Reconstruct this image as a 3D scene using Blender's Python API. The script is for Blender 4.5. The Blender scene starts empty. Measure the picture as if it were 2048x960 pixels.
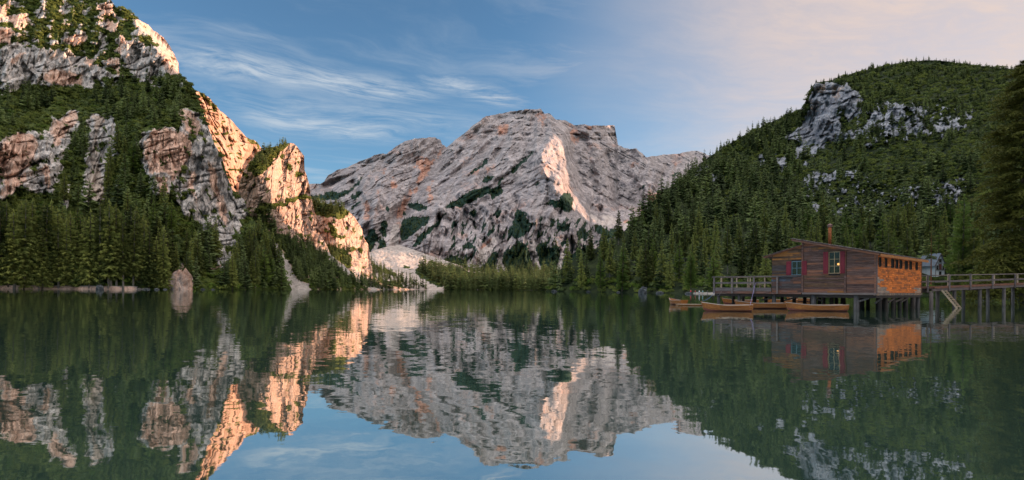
import bpy, bmesh, math, random
import numpy as np
from mathutils import Matrix, Vector

random.seed(7)
RNG = np.random.default_rng(11)
SC = bpy.context.scene
COL = SC.collection

# ------------------------------------------------------------------ camera
F, HOR, ROLL, CAMH = 1110.0, 578.0, 0.006, 1.65
CR, SR = math.cos(ROLL), math.sin(ROLL)
cam_d = bpy.data.cameras.new('camera')
cam = bpy.data.objects.new('camera', cam_d)
COL.objects.link(cam)
cam_d.sensor_width = 36.0
cam_d.lens = 36.0 * F / 2048.0
cam_d.shift_y = (HOR - 480.0) / 2048.0
cam_d.clip_start, cam_d.clip_end = 0.1, 30000.0
cam.matrix_world = Matrix(((CR, -SR, 0, 0), (0, 0, -1, 0), (SR, CR, 0, CAMH), (0, 0, 0, 1)))
SC.camera = cam

# ------------------------------------------------------------------ light
SUN_AZ = math.radians(76.0)      # clockwise from +Y (the view direction) towards +X
SUN_EL = math.radians(7.6)
sun_dir = Vector((math.sin(SUN_AZ) * math.cos(SUN_EL), math.cos(SUN_AZ) * math.cos(SUN_EL), math.sin(SUN_EL)))
sd = bpy.data.lights.new('sun', 'SUN')
sd.energy, sd.angle, sd.color = 3.6, math.radians(0.55), (1.0, 0.62, 0.42)
sun = bpy.data.objects.new('sun', sd)
COL.objects.link(sun)
sun.rotation_euler = sun_dir.to_track_quat('Z', 'Y').to_euler()
SC.view_settings.view_transform = 'Standard'
SC.view_settings.look = 'None'
SC.view_settings.exposure = 1.66
SC.view_settings.gamma = 1.0
SC.view_settings.use_curve_mapping = False


class NT:
    """small helper for node trees"""
    def __init__(s, nt):
        s.nt = nt
        nt.nodes.clear()

    def n(s, t, props=None, **ins):
        nd = s.nt.nodes.new(t)
        for k, v in (props or {}).items():
            setattr(nd, k, v)
        for k, v in ins.items():
            key = int(k[1:]) if k[0] == '_' and k[1:].isdigit() else k.replace('__', ' ')
            s.set(nd.inputs[key], v)
        return nd

    def set(s, sock, v):
        if isinstance(v, bpy.types.NodeSocket):
            s.nt.links.new(v, sock)
        elif isinstance(v, bpy.types.Node):
            s.nt.links.new(v.outputs[0], sock)
        elif isinstance(v, (tuple, list)) and sock.type == 'RGBA' and len(v) == 3:
            sock.default_value = (*v, 1)
        else:
            sock.default_value = v

    def math(s, op, a, b=0.0, c=0.0, clamp=False):
        nd = s.nt.nodes.new('ShaderNodeMath')
        nd.operation = op
        nd.use_clamp = clamp
        s.set(nd.inputs[0], a); s.set(nd.inputs[1], b); s.set(nd.inputs[2], c)
        return nd.outputs[0]

    def vmath(s, op, a, b=(0, 0, 0)):
        nd = s.nt.nodes.new('ShaderNodeVectorMath')
        nd.operation = op
        s.set(nd.inputs[0], a)
        if op == 'SCALE':
            s.set(nd.inputs['Scale'], b)
        else:
            s.set(nd.inputs[1], b)
        return nd.outputs['Value'] if op in ('DOT_PRODUCT', 'LENGTH') else nd.outputs[0]

    def mix(s, f, a, b, mode='MIX'):
        nd = s.nt.nodes.new('ShaderNodeMix')
        nd.data_type = 'RGBA'
        nd.blend_type = mode
        s.set(nd.inputs[0], f); s.set(nd.inputs[6], a); s.set(nd.inputs[7], b)
        return nd.outputs[2]

    def ramp(s, f, lo, hi, a=0.0, b=1.0):
        nd = s.nt.nodes.new('ShaderNodeMapRange')
        nd.interpolation_type = 'SMOOTHSTEP'
        for i, v in enumerate((f, lo, hi, a, b)):
            s.set(nd.inputs[i], v)
        return nd.outputs[0]

    def noise(s, vec, scale, detail=4.0, rough=0.55, dist=0.0, out='Fac'):
        nd = s.nt.nodes.new('ShaderNodeTexNoise')
        s.set(nd.inputs['Vector'], vec)
        nd.inputs['Scale'].default_value = scale
        nd.inputs['Detail'].default_value = detail
        nd.inputs['Roughness'].default_value = rough
        nd.inputs['Distortion'].default_value = dist
        return nd.outputs[out]

    def mapping(s, vec, scale=(1, 1, 1), rot=(0, 0, 0), loc=(0, 0, 0)):
        nd = s.nt.nodes.new('ShaderNodeMapping')
        s.set(nd.inputs[0], vec)
        nd.inputs['Scale'].default_value = scale
        nd.inputs['Rotation'].default_value = rot
        nd.inputs['Location'].default_value = loc
        return nd.outputs[0]


# ------------------------------------------------------------------ sky
W = bpy.data.worlds.new('World')
SC.world = W
W.use_nodes = True
w = NT(W.node_tree)
tc = w.n('ShaderNodeTexCoord').outputs['Generated']
sky = w.n('ShaderNodeTexSky', dict(sky_type='NISHITA', sun_disc=False, sun_elevation=SUN_EL, sun_rotation=SUN_AZ,
                                   altitude=1500.0, air_density=1.0, dust_density=0.6, ozone_density=2.0)).outputs[0]
sep = w.n('ShaderNodeSeparateXYZ', _0=tc)
zc = w.math('MAXIMUM', sep.outputs[2], 0.06)
plane = w.n('ShaderNodeCombineXYZ', _0=w.math('DIVIDE', sep.outputs[0], zc), _1=w.math('DIVIDE', sep.outputs[1], zc), _2=0.0).outputs[0]
rotp = w.mapping(plane, (1, 1, 1), (0, 0, -0.43))
warp = w.noise(plane, 0.9, 3, 0.5, 0, 'Color')
wv = w.vmath('SCALE', w.vmath('SUBTRACT', warp, (0.5, 0.5, 0.5)), 0.9)
st = w.vmath('ADD', rotp, wv)
cirr = w.noise(w.mapping(st, (0.9, 2.3, 1)), 1.1, 10, 0.64)
wisp = w.noise(w.mapping(st, (2.2, 5.0, 1), (0, 0, 0.35)), 2.2, 10, 0.68)
cov = None
for (ax, ay, bx, by, wd, g) in ((-1.50, 2.42, -0.42, 2.90, 0.16, 1.0), (-0.42, 2.56, 0.06, 3.02, 0.10, 0.95),
                                (-1.55, 3.20, -0.75, 3.70, 0.22, 0.9), (-1.7, 2.9, -0.2, 3.5, 0.30, 0.45)):
    a = Vector((ax, ay, 0)); b = Vector((bx, by, 0)); d = (b - a); L = d.length; d.normalize(); nrm = Vector((-d.y, d.x, 0))
    rel = w.vmath('SUBTRACT', w.vmath('ADD', plane, w.vmath('SCALE', wv, 0.35)), tuple((a + b) / 2))
    al = w.math('ABSOLUTE', w.vmath('DOT_PRODUCT', rel, tuple(d)))
    ac = w.math('ABSOLUTE', w.vmath('DOT_PRODUCT', rel, tuple(nrm)))
    m = w.math('MULTIPLY', w.ramp(al, L * 0.25, L * 0.68, 1, 0), w.ramp(ac, 0, wd * 2.0, 1, 0))
    m = w.math('MULTIPLY', m, g)
    cov = m if cov is None else w.math('MAXIMUM', cov, m)
big = w.noise(plane, 0.55, 4, 0.5)
thin = w.math('MULTIPLY', w.ramp(cirr, 0.42, 0.75), w.ramp(big, 0.36, 0.62, 0.12, 0.62))
streak = w.math('MULTIPLY', cov, w.ramp(w.math('ADD', w.math('MULTIPLY', cirr, 0.75), w.math('MULTIPLY', wisp, 0.75)), 0.56, 0.98))
# veil of high cloud that thickens towards the sun's side of the sky
sunaz = (math.sin(SUN_AZ), math.cos(SUN_AZ), 0.0)
side = w.vmath('DOT_PRODUCT', w.vmath('NORMALIZE', w.vmath('MULTIPLY', tc, (1, 1, 0.35))), sunaz)
side = w.math('ADD', side, w.math('MULTIPLY', w.math('SUBTRACT', big, 0.5), 0.35))
veil = w.math('MULTIPLY', w.ramp(side, 0.22, 0.80), w.ramp(w.math('ADD', cirr, w.math('MULTIPLY', w.math('SUBTRACT', wisp, 0.5), 0.6)), 0.28, 0.72, 0.74, 1.0))
white = w.mix(w.ramp(side, 0.1, 0.7), (2.0, 2.2, 2.4), (2.75, 2.15, 1.82))
white = w.mix(w.ramp(side, 0.86, 1.12), white, (12.0, 8.8, 6.6))
mask = w.math('MAXIMUM', w.math('MAXIMUM', streak, w.math('MULTIPLY', thin, 0.75)), veil)
# bright cloud veil added above the view to raise the ambient light
high = w.math('MULTIPLY', w.ramp(sep.outputs[2], 0.47, 0.80), w.ramp(big, 0.25, 0.70, 0.70, 1.0))
white = w.mix(high, white, (8.9, 8.5, 8.2))
mask = w.math('MAXIMUM', mask, high)
above = w.ramp(sep.outputs[2], -0.02, 0.05)
mask = w.math('MULTIPLY', w.math('MULTIPLY', mask, 0.92), above)
skyc = w.mix(1.0, sky, (0.57, 0.68, 0.72), 'MULTIPLY')
col = w.mix(mask, skyc, white)
bg = w.n('ShaderNodeBackground', Color=col, Strength=0.10)
w.n('ShaderNodeOutputWorld', Surface=bg)

# ------------------------------------------------------------------ noise in numpy
def _hash(ix, iy, seed):
    h = (ix.astype(np.int64) * 374761393 + iy.astype(np.int64) * 668265263 + seed * 2147483647 + 12345) & 0xFFFFFFFF
    h = ((h ^ (h >> 13)) * 1274126177) & 0xFFFFFFFF
    h = h ^ (h >> 16)
    return h


GA = np.arange(256) * (2 * np.pi / 256)
GX, GY = np.cos(GA).astype(np.float32), np.sin(GA).astype(np.float32)


def pnoise(x, y, seed=0):
    x = np.asarray(x, np.float32); y = np.asarray(y, np.float32)
    x0 = np.floor(x); y0 = np.floor(y)
    fx = x - x0; fy = y - y0
    ix = x0.astype(np.int32); iy = y0.astype(np.int32)
    u = fx * fx * fx * (fx * (fx * 6 - 15) + 10); v = fy * fy * fy * (fy * (fy * 6 - 15) + 10)

    def g(dx, dy):
        h = _hash(ix + dx, iy + dy, seed) & 255
        return GX[h] * (fx - dx) + GY[h] * (fy - dy)
    a, b, c, d = g(0, 0), g(1, 0), g(0, 1), g(1, 1)
    return ((a + (b - a) * u) * (1 - v) + (c + (d - c) * u) * v) * 1.5


def fbm(x, y, seed=0, oct=4, gain=0.5):
    s = 0; a = 1.0; t = 0
    for o in range(oct):
        s = s + a * pnoise(x * 2 ** o + o * 17.3, y * 2 ** o - o * 9.1, seed + o)
        t += a; a *= gain
    return s / t


def ridged(x, y, seed=0, oct=4, gain=0.5):
    s = 0; a = 1.0; t = 0
    for o in range(oct):
        s = s + a * (1 - 2 * np.abs(pnoise(x * 2 ** o + o * 7.7, y * 2 ** o + o * 3.3, seed + o)))
        t += a; a *= gain
    return s / t


def facet(x, y, seed=0, g=1.0, wob=0.10, hs=0.55):
    """broken faces: each cell is a tilted plane of its own, with sharp steps between cells"""
    wx = wob * fbm(x * 1.7, y * 1.7, seed + 60, 3, 0.6); wy = wob * fbm(x * 1.7 + 9.1, y * 1.7, seed + 70, 3, 0.6)
    x = np.asarray(x + wx, np.float32); y = np.asarray(y + wy, np.float32)
    ix = np.floor(x).astype(np.int32); iy = np.floor(y).astype(np.int32)
    best = np.full(x.shape, 1e9, np.float32); val = np.zeros(x.shape, np.float32)
    for dx in (-1, 0, 1):
        for dy in (-1, 0, 1):
            h = _hash(ix + dx, iy + dy, seed)
            cx = ix + dx + 0.1 + 0.8 * ((h & 255) / 255.0); cy = iy + dy + 0.1 + 0.8 * (((h >> 8) & 255) / 255.0)
            d = (x - cx) ** 2 + (y - cy) ** 2
            v = hs * (((h >> 16) & 255) / 255.0 - 0.5) + g * ((((h >> 5) & 255) / 127.5 - 1) * (x - cx) + (((h >> 11) & 255) / 127.5 - 1) * (y - cy))
            b = d < best
            best = np.where(b, d, best); val = np.where(b, v, val)
    return val


def worley(x, y, seed=0, wob=0.25):
    wx = wob * fbm(x * 1.3, y * 1.3, seed + 60, 3, 0.6); wy = wob * fbm(x * 1.3 + 9.1, y * 1.3, seed + 70, 3, 0.6)
    x = np.asarray(x + wx, np.float32); y = np.asarray(y + wy, np.float32)
    ix = np.floor(x).astype(np.int32); iy = np.floor(y).astype(np.int32)
    best = np.full(x.shape, 1e9, np.float32)
    for dx in (-1, 0, 1):
        for dy in (-1, 0, 1):
            h = _hash(ix + dx, iy + dy, seed)
            best = np.minimum(best, (x - ix - dx - 0.1 - 0.8 * ((h & 255) / 255.0)) ** 2 + (y - iy - dy - 0.1 - 0.8 * (((h >> 8) & 255) / 255.0)) ** 2)
    return np.sqrt(best)


def sstep(x, a, b):
    t = np.clip((x - a) / (b - a), 0, 1)
    return t * t * (3 - 2 * t)


def raydir(px, py):
    cx = (np.asarray(px, float) - 1024.0) / F; cy = (HOR - np.asarray(py, float)) / F
    return cx * CR - cy * SR, cx * SR + cy * CR


def P3(px, py, D):
    X, Z = raydir(px, py)
    return X * D, D, CAMH + Z * D


def horizon(px):
    return HOR + (px - 1024.0) * math.tan(ROLL)


# area masks: outlines of real patches (rock, scrub, scree) as they lie on each mountain face
GX0, GY0, GS = -500.0, -400.0, 2.0
GW, GH = 1600, 560
gpx = GX0 + np.arange(GW) * GS; gpy = GY0 + np.arange(GH) * GS


def polymask(polys, blur=2):
    m = np.zeros((GH, GW), np.float32)
    for item in polys:
        p, val = (item, 1.0) if not isinstance(item, tuple) or not isinstance(item[0], list) else item
        p = np.array(p, float)
        x0, x1 = p[:, 0].min() - 2, p[:, 0].max() + 2; y0, y1 = p[:, 1].min() - 2, p[:, 1].max() + 2
        i0, i1 = max(0, int((x0 - GX0) / GS)), min(GW, int((x1 - GX0) / GS) + 2)
        j0, j1 = max(0, int((y0 - GY0) / GS)), min(GH, int((y1 - GY0) / GS) + 2)
        xx, yy = np.meshgrid(gpx[i0:i1], gpy[j0:j1])
        ins = np.zeros(xx.shape, bool)
        for k in range(len(p)):
            (ax, ay), (bx, by) = p[k], p[(k + 1) % len(p)]
            if ay == by: continue
            c = ((ay > yy) != (by > yy)) & (xx < (bx - ax) * (yy - ay) / (by - ay) + ax)
            ins ^= c
        sub = m[j0:j1, i0:i1]
        if val >= 0: sub[ins] = np.maximum(sub[ins], val)
        else: sub[ins] = 0
    for _ in range(blur):
        m = (m + np.roll(m, 1, 0) + np.roll(m, -1, 0)) / 3
        m = (m + np.roll(m, 1, 1) + np.roll(m, -1, 1)) / 3
    return m


def sample(m, px, py):
    x = np.clip((px - GX0) / GS, 0, GW - 1.01); y = np.clip((py - GY0) / GS, 0, GH - 1.01)
    i = x.astype(int); j = y.astype(int); a = x - i; b = y - j
    return (m[j, i] * (1 - a) + m[j, i + 1] * a) * (1 - b) + (m[j + 1, i] * (1 - a) + m[j + 1, i + 1] * a) * b


def linedist(px, py, pts):
    d = np.full(np.shape(px), 1e9); tt = np.zeros(np.shape(px)); sd_ = np.zeros(np.shape(px))
    n = len(pts) - 1
    for k in range(n):
        ax, ay = pts[k]; bx, by = pts[k + 1]
        dx, dy = bx - ax, by - ay; L2 = dx * dx + dy * dy
        t = np.clip(((px - ax) * dx + (py - ay) * dy) / L2, 0, 1)
        q = np.hypot(px - ax - t * dx, py - ay - t * dy)
        s = np.sign((px - ax) * dy - (py - ay) * dx)
        b = q < d
        d = np.where(b, q, d); tt = np.where(b, (k + t) / n, tt); sd_ = np.where(b, s * q, sd_)
    return d, tt, sd_


# ------------------------------------------------------------------ object helpers
def tag(o, label=None, cat=None, group=None, kind=None):
    if label: o['label'] = label
    if cat: o['category'] = cat
    if group: o['group'] = group
    if kind: o['kind'] = kind
    return o


def link_mesh(name, verts, faces, mats, parent=None, smooth=False, mi=None):
    me = bpy.data.meshes.new(name)
    me.from_pydata([tuple(v) for v in verts], [], faces)
    for m in (mats if isinstance(mats, (list, tuple)) else [mats]): me.materials.append(m)
    if mi is not None: me.polygons.foreach_set('material_index', mi)
    if smooth: me.polygons.foreach_set('use_smooth', [True] * len(me.polygons))
    me.update()
    o = bpy.data.objects.new(name, me)
    COL.objects.link(o)
    if parent: o.parent = parent
    return o


def empty(name, loc=(0, 0, 0), rz=0.0):
    o = bpy.data.objects.new(name, None)
    COL.objects.link(o)
    o.location = loc; o.rotation_euler = (0, 0, rz); o.empty_display_size = 0.2
    return o


class MB:
    """collects boxes, bars and tubes and links them as one mesh"""
    def __init__(s): s.v = []; s.f = []

    def hexa(s, c):
        b = len(s.v); s.v += [tuple(p) for p in c]
        s.f += [(b, b + 3, b + 2, b + 1), (b + 4, b + 5, b + 6, b + 7), (b, b + 1, b + 5, b + 4), (b + 1, b + 2, b + 6, b + 5),
                (b + 2, b + 3, b + 7, b + 6), (b + 3, b, b + 4, b + 7)]
        return s

    def box(s, x0, x1, y0, y1, z0, z1, j=0.0):
        r = lambda: random.uniform(-j, j)
        return s.hexa([(x + r(), y + r(), z + r()) for (x, y, z) in
                       ((x0, y0, z0), (x1, y0, z0), (x1, y1, z0), (x0, y1, z0), (x0, y0, z1), (x1, y0, z1), (x1, y1, z1), (x0, y1, z1))])

    def bar(s, a, b, wd, ht, up=(0, 0, 1)):
        a = Vector(a); b = Vector(b); d = (b - a).normalized(); up = Vector(up)
        if abs(d.dot(up)) > 0.95: up = Vector((0, 1, 0))
        sx = d.cross(up).normalized() * wd / 2; sz = sx.cross(d).normalized() * ht / 2
        return s.hexa([a - sx - sz, a + sx - sz, b + sx - sz, b - sx - sz, a - sx + sz, a + sx + sz, b + sx + sz, b - sx + sz])

    def tube(s, pts, rad, n=8, cap=True):
        pts = [Vector(p) for p in pts]
        rad = rad if isinstance(rad, (list, tuple)) else [rad] * len(pts)
        rings = []
        for i, p in enumerate(pts):
            d = (pts[min(i + 1, len(pts) - 1)] - pts[max(i - 1, 0)]).normalized()
            u = d.cross(Vector((0, 0, 1)) if abs(d.z) < 0.9 else Vector((1, 0, 0))).normalized(); v = d.cross(u)
            b = len(s.v)
            s.v += [tuple(p + (u * math.cos(2 * math.pi * k / n) + v * math.sin(2 * math.pi * k / n)) * rad[i]) for k in range(n)]
            rings.append(b)
        for a, b in zip(rings, rings[1:]):
            s.f += [(a + k, a + (k + 1) % n, b + (k + 1) % n, b + k) for k in range(n)]
        if cap:
            s.f += [tuple(rings[0] + k for k in range(n))[::-1], tuple(rings[-1] + k for k in range(n))]
        return s

    def build(s, name, mat, parent=None, smooth=False, bevel=0.0):
        o = link_mesh(name, s.v, s.f, mat, parent, smooth)
        bm = bmesh.new(); bm.from_mesh(o.data); bmesh.ops.recalc_face_normals(bm, faces=bm.faces); bm.to_mesh(o.data); bm.free()
        if bevel:
            m = o.modifiers.new('bevel', 'BEVEL'); m.width = bevel; m.segments = 1; m.limit_method = 'ANGLE'
        return o


# ------------------------------------------------------------------ materials
def new_mat(name):
    m = bpy.data.materials.new(name)
    m.use_nodes = True
    return m, NT(m.node_tree)


def finish(k, col, rough=0.8, normal=None, spec=0.3, **extra):
    b = k.n('ShaderNodeBsdfPrincipled')
    k.set(b.inputs['Base Color'], col); k.set(b.inputs['Roughness'], rough)
    k.set(b.inputs['Specular IOR Level'], spec)
    for q, v in extra.items(): k.set(b.inputs[q.replace('__', ' ')], v)
    if normal is not None: k.set(b.inputs['Normal'], normal)
    k.n('ShaderNodeOutputMaterial', Surface=b)


def bump(k, h, strength, dist):
    return k.n('ShaderNodeBump', Height=h, Strength=strength, Distance=dist).outputs[0]


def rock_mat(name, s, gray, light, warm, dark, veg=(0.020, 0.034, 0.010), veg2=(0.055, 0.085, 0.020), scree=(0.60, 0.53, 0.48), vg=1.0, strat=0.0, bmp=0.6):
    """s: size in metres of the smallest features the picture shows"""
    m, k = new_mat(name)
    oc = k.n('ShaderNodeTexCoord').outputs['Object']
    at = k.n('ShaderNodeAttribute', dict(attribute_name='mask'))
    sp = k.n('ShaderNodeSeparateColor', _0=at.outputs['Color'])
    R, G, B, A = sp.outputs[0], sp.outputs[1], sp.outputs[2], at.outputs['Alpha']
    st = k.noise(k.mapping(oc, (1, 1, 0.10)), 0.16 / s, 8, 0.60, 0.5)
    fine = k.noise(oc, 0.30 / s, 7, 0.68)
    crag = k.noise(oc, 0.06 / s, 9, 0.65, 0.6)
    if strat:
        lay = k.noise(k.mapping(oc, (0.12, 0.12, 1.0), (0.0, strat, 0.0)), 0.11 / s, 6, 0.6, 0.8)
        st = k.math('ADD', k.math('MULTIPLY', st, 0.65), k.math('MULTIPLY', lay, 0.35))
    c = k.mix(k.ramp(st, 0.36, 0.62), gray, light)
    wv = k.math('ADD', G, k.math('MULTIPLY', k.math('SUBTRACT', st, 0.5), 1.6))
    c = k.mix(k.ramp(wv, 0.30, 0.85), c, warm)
    dk = k.math('ADD', A, k.math('MULTIPLY', k.math('SUBTRACT', crag, 0.5), 1.8))
    c = k.mix(k.ramp(dk, 0.62, 1.05), c, dark)
    crack = k.ramp(k.math('ABSOLUTE', k.math('SUBTRACT', k.noise(k.mapping(oc, (1, 1, 0.45)), 0.13 / s, 6, 0.7, 0.5), 0.5)), 0.0, 0.035, 0.62, 1.0)
    c = k.mix(1.0, c, k.n('ShaderNodeCombineColor', _0=crack, _1=crack, _2=crack).outputs[0], 'MULTIPLY')
    vcs = []
    for sc_v in (0.085, 0.26):
        vd = k.n('ShaderNodeTexVoronoi', dict(feature='F1', voronoi_dimensions='3D'), Vector=k.mapping(k.vmath('ADD', oc, k.vmath('SCALE', k.noise(oc, sc_v / s, 3, 0.6, 0, 'Color'), 3.0 * s)), (1, 1, 0.42), (0.12, 0.18, 0.3)), Scale=sc_v / s)
        vcs.append(k.n('ShaderNodeSeparateColor', _0=vd.outputs['Color']).outputs[0])
    cell = k.math('ADD', k.math('MULTIPLY', vcs[0], 0.6), k.math('MULTIPLY', vcs[1], 0.4))
    cv = k.ramp(cell, 0.15, 0.85, 0.80, 1.16)
    c = k.mix(1.0, c, k.n('ShaderNodeCombineColor', _0=cv, _1=cv, _2=cv).outputs[0], 'MULTIPLY')
    fv = k.ramp(fine, 0.25, 0.75, 0.70, 1.22)
    c = k.mix(1.0, c, k.n('ShaderNodeCombineColor', _0=fv, _1=fv, _2=fv).outputs[0], 'MULTIPLY')
    sc_ = k.mix(k.ramp(k.math('ADD', k.math('MULTIPLY', fine, 0.6), k.math('MULTIPLY', crag, 0.4)), 0.34, 0.62), tuple(q * 0.50 for q in scree), scree)
    c = k.mix(k.ramp(k.math('ADD', B, k.math('MULTIPLY', k.math('SUBTRACT', fine, 0.5), 0.5)), 0.35, 0.65), c, sc_)
    vn = k.noise(oc, 0.16 / s, 5, 0.65)
    vc = k.mix(k.ramp(vn, 0.35, 0.7), veg, veg2)
    vm = k.ramp(k.math('ADD', R, k.math('MULTIPLY', k.math('SUBTRACT', fine, 0.5), 0.9)), 0.42, 0.56)
    c = k.mix(k.math('MULTIPLY', vm, vg), c, vc)
    h = k.math('ADD', k.math('MULTIPLY', crag, 0.7), k.math('ADD', k.math('MULTIPLY', fine, 0.5), k.math('MULTIPLY', st, 0.8)))
    h = k.math('ADD', h, k.math('MULTIPLY', cell, 1.3))
    finish(k, c, 0.92, bump(k, h, bmp, s * 2.6), 0.12)
    return m


def wood_mat(name, a, b, c, grain=1.0, rough=0.75, stain=0.5, axis='X'):
    m, k = new_mat(name)
    oc = k.n('ShaderNodeTexCoord').outputs['Object']
    oi = k.n('ShaderNodeObjectInfo').outputs['Random']
    sh = k.vmath('ADD', oc, k.vmath('SCALE', k.n('ShaderNodeCombineXYZ', _0=oi, _1=oi, _2=oi).outputs[0], 40.0))
    scl = {'X': (0.25, 3, 5), 'Y': (3, 0.25, 5), 'Z': (3, 3, 0.2)}[axis]
    g = k.noise(k.mapping(sh, scl), 5.0 * grain, 7, 0.65, 0.3)
    blot = k.noise(sh, 0.7, 4, 0.6)
    col = k.mix(k.ramp(g, 0.35, 0.68), a, b)
    col = k.mix(k.math('MULTIPLY', k.ramp(k.math('ADD', blot, k.math('MULTIPLY', k.math('SUBTRACT', oi, 0.5), 0.35)), 0.46, 0.66), stain), col, c)
    v = k.math('ADD', 0.68, k.math('MULTIPLY', oi, 0.6))
    col = k.mix(1.0, col, k.n('ShaderNodeCombineColor', _0=v, _1=v, _2=v).outputs[0], 'MULTIPLY')
    finish(k, col, rough, bump(k, g, 0.5, 0.02), 0.25)
    return m


def plain_mat(name, col, rough=0.6, var=0.25, scale=3.0, spec=0.3, **extra):
    m, k = new_mat(name)
    oc = k.n('ShaderNodeTexCoord').outputs['Object']
    nz = k.noise(oc, scale, 5, 0.6)
    v = k.ramp(nz, 0.25, 0.75, 1 - var, 1 + var)
    c = k.mix(1.0, col, k.n('ShaderNodeCombineColor', _0=v, _1=v, _2=v).outputs[0], 'MULTIPLY')
    finish(k, c, rough, bump(k, nz, 0.25, 0.02), spec, **extra)
    return m


def leaf_mat(name, dark, bright, nsc=0.9, dry=None):
    m, k = new_mat(name)
    oi = k.n('ShaderNodeObjectInfo').outputs['Random']
    oc = k.n('ShaderNodeTexCoord').outputs['Object']
    nz = k.noise(oc, nsc, 3, 0.6)
    f = k.math('ADD', k.math('MULTIPLY', oi, 0.60), k.math('MULTIPLY', nz, 0.6))
    c = k.mix(k.ramp(f, 0.15, 0.95), dark, bright)
    r2 = k.math('FRACT', k.math('MULTIPLY', oi, 7.31))
    if dry: c = k.mix(k.math('MULTIPLY', k.ramp(r2, 0.70, 1.0), 0.8), c, dry)
    b = k.n('ShaderNodeBsdfPrincipled')
    k.set(b.inputs['Base Color'], c); k.set(b.inputs['Roughness'], 0.75); k.set(b.inputs['Specular IOR Level'], 0.15)
    tr = k.n('ShaderNodeBsdfTranslucent', Color=c)
    mx = k.n('ShaderNodeMixShader', _0=0.30, _1=b, _2=tr)
    k.n('ShaderNodeOutputMaterial', Surface=mx)
    return m
# ------------------------------------------------------------------ terrain
TER = {}


def lattice_eval(cols, px, py):
    cols = sorted(cols, key=lambda c: c[0])
    xs = np.array([c[0] for c in cols], float)
    Ds = []
    for _, pts in cols:
        p = sorted(pts)
        Ds.append(np.interp(py, [q[0] for q in p], [q[1] for q in p]))
    k = np.clip(np.searchsorted(xs, px) - 1, 0, len(xs) - 2)
    t = np.clip((px - xs[k]) / (xs[k + 1] - xs[k]), 0, 1)
    Ds = np.array(Ds)
    jj, ii = np.indices(px.shape)
    return Ds[k, jj, ii] * (1 - t) + Ds[k + 1, jj, ii] * t


def massif(name, px0, px1, nu, nv, sil, lattice, relief, masks, mat, label=None, back=0.9, edge=1.5, warp=8.0, parent=None, kind='structure', zbase=-3.0):
    px1d = np.linspace(px0, px1, nu)
    top = np.interp(px1d, [s[0] for s in sil], [s[1] for s in sil])
    top = top + edge * fbm(px1d / 14.0, px1d * 0 + 3.3, 5, 4, 0.6) * 1.6
    sh = lattice_eval(lattice, px1d[None, :], np.full((1, nu), 640.0))[0]
    pb = HOR + (px1d - 1024) * math.tan(ROLL) + (CAMH - zbase) / sh * F
    t = np.linspace(0, 1, nv)[:, None]
    PX = np.repeat(px1d[None, :], nv, 0)
    PY = pb[None, :] * (1 - t) + top[None, :] * t
    w1 = fbm(PX / 60, PY / 60, 21, 3); w2 = fbm(PX / 60, PY / 60, 31, 3)
    D = lattice_eval(lattice, PX + warp * w1, PY + warp * w2)
    MK = masks(PX, PY)
    D = D + relief(PX, PY, D, MK)
    X, Y, Z = P3(PX, PY, D)
    # beyond the ridge the ground falls away again
    bx, by, bz = [], [], []
    span = max(60.0, 0.35 * float(np.mean(D[-1])))
    for q in (0.06, 0.2, 0.5, 1.0):
        dd = span * q
        Dk = D[-1] + dd
        xx, zz = raydir(px1d, top)
        Zk = np.maximum(Z[-1] - back * dd * (0.55 + 0.45 * q), -6.0)
        bx.append(xx * Dk); by.append(Dk); bz.append(Zk)
    X = np.vstack([X, bx]); Y = np.vstack([Y, by]); Z = np.vstack([Z, bz])
    MKb = np.repeat(MK[-1:], 4, 0); MK = np.concatenate([MK, MKb], 0)
    n2 = nv + 4
    co = np.stack([X, Y, Z], -1).reshape(-1, 3)
    me = bpy.data.meshes.new(name)
    idx = np.arange(n2 * nu).reshape(n2, nu)
    q = np.stack([idx[:-1, :-1], idx[:-1, 1:], idx[1:, 1:], idx[1:, :-1]], -1).reshape(-1, 4)
    me.vertices.add(len(co)); me.vertices.foreach_set('co', co.astype(np.float32).ravel())
    me.loops.add(q.size); me.loops.foreach_set('vertex_index', q.astype(np.int32).ravel())
    me.polygons.add(len(q))
    me.polygons.foreach_set('loop_start', np.arange(0, q.size, 4, dtype=np.int32))
    me.polygons.foreach_set('loop_total', np.full(len(q), 4, np.int32))
    me.polygons.foreach_set('use_smooth', np.ones(len(q), bool))
    me.update(calc_edges=True)
    at = me.color_attributes.new('mask', 'FLOAT_COLOR', 'POINT')
    at.data.foreach_set('color', MK.reshape(-1, 4).astype(np.float32).ravel())
    me.materials.append(mat)
    o = bpy.data.objects.new(name, me)
    COL.objects.link(o)
    tag(o, label, None, None, kind)
    TER[name] = dict(px=px1d, pb=pb, top=top, X=X[:nv], Y=Y[:nv], Z=Z[:nv], D=D, MK=MK[:nv], nv=nv)
    return o


def surf(name, px, py):
    """point of a terrain surface that lies at (px, py) when seen from the lake jetty; None outside it"""
    T = TER[name]
    u = np.interp(px, T['px'], np.arange(len(T['px'])))
    i = int(min(max(u, 0), len(T['px']) - 1.001)); a = u - i
    pb = T['pb'][i] * (1 - a) + T['pb'][i + 1] * a; tp = T['top'][i] * (1 - a) + T['top'][i + 1] * a
    t = (py - pb) / (tp - pb)
    if t < 0 or t > 1: return None
    r = t * (T['nv'] - 1); j = int(min(r, T['nv'] - 1.001)); b = r - j
    f = lambda M: (M[j, i] * (1 - a) + M[j, i + 1] * a) * (1 - b) + (M[j + 1, i] * (1 - a) + M[j + 1, i + 1] * a) * b
    return f(T['X']), f(T['Y']), f(T['Z']), f(T['MK'])


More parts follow.
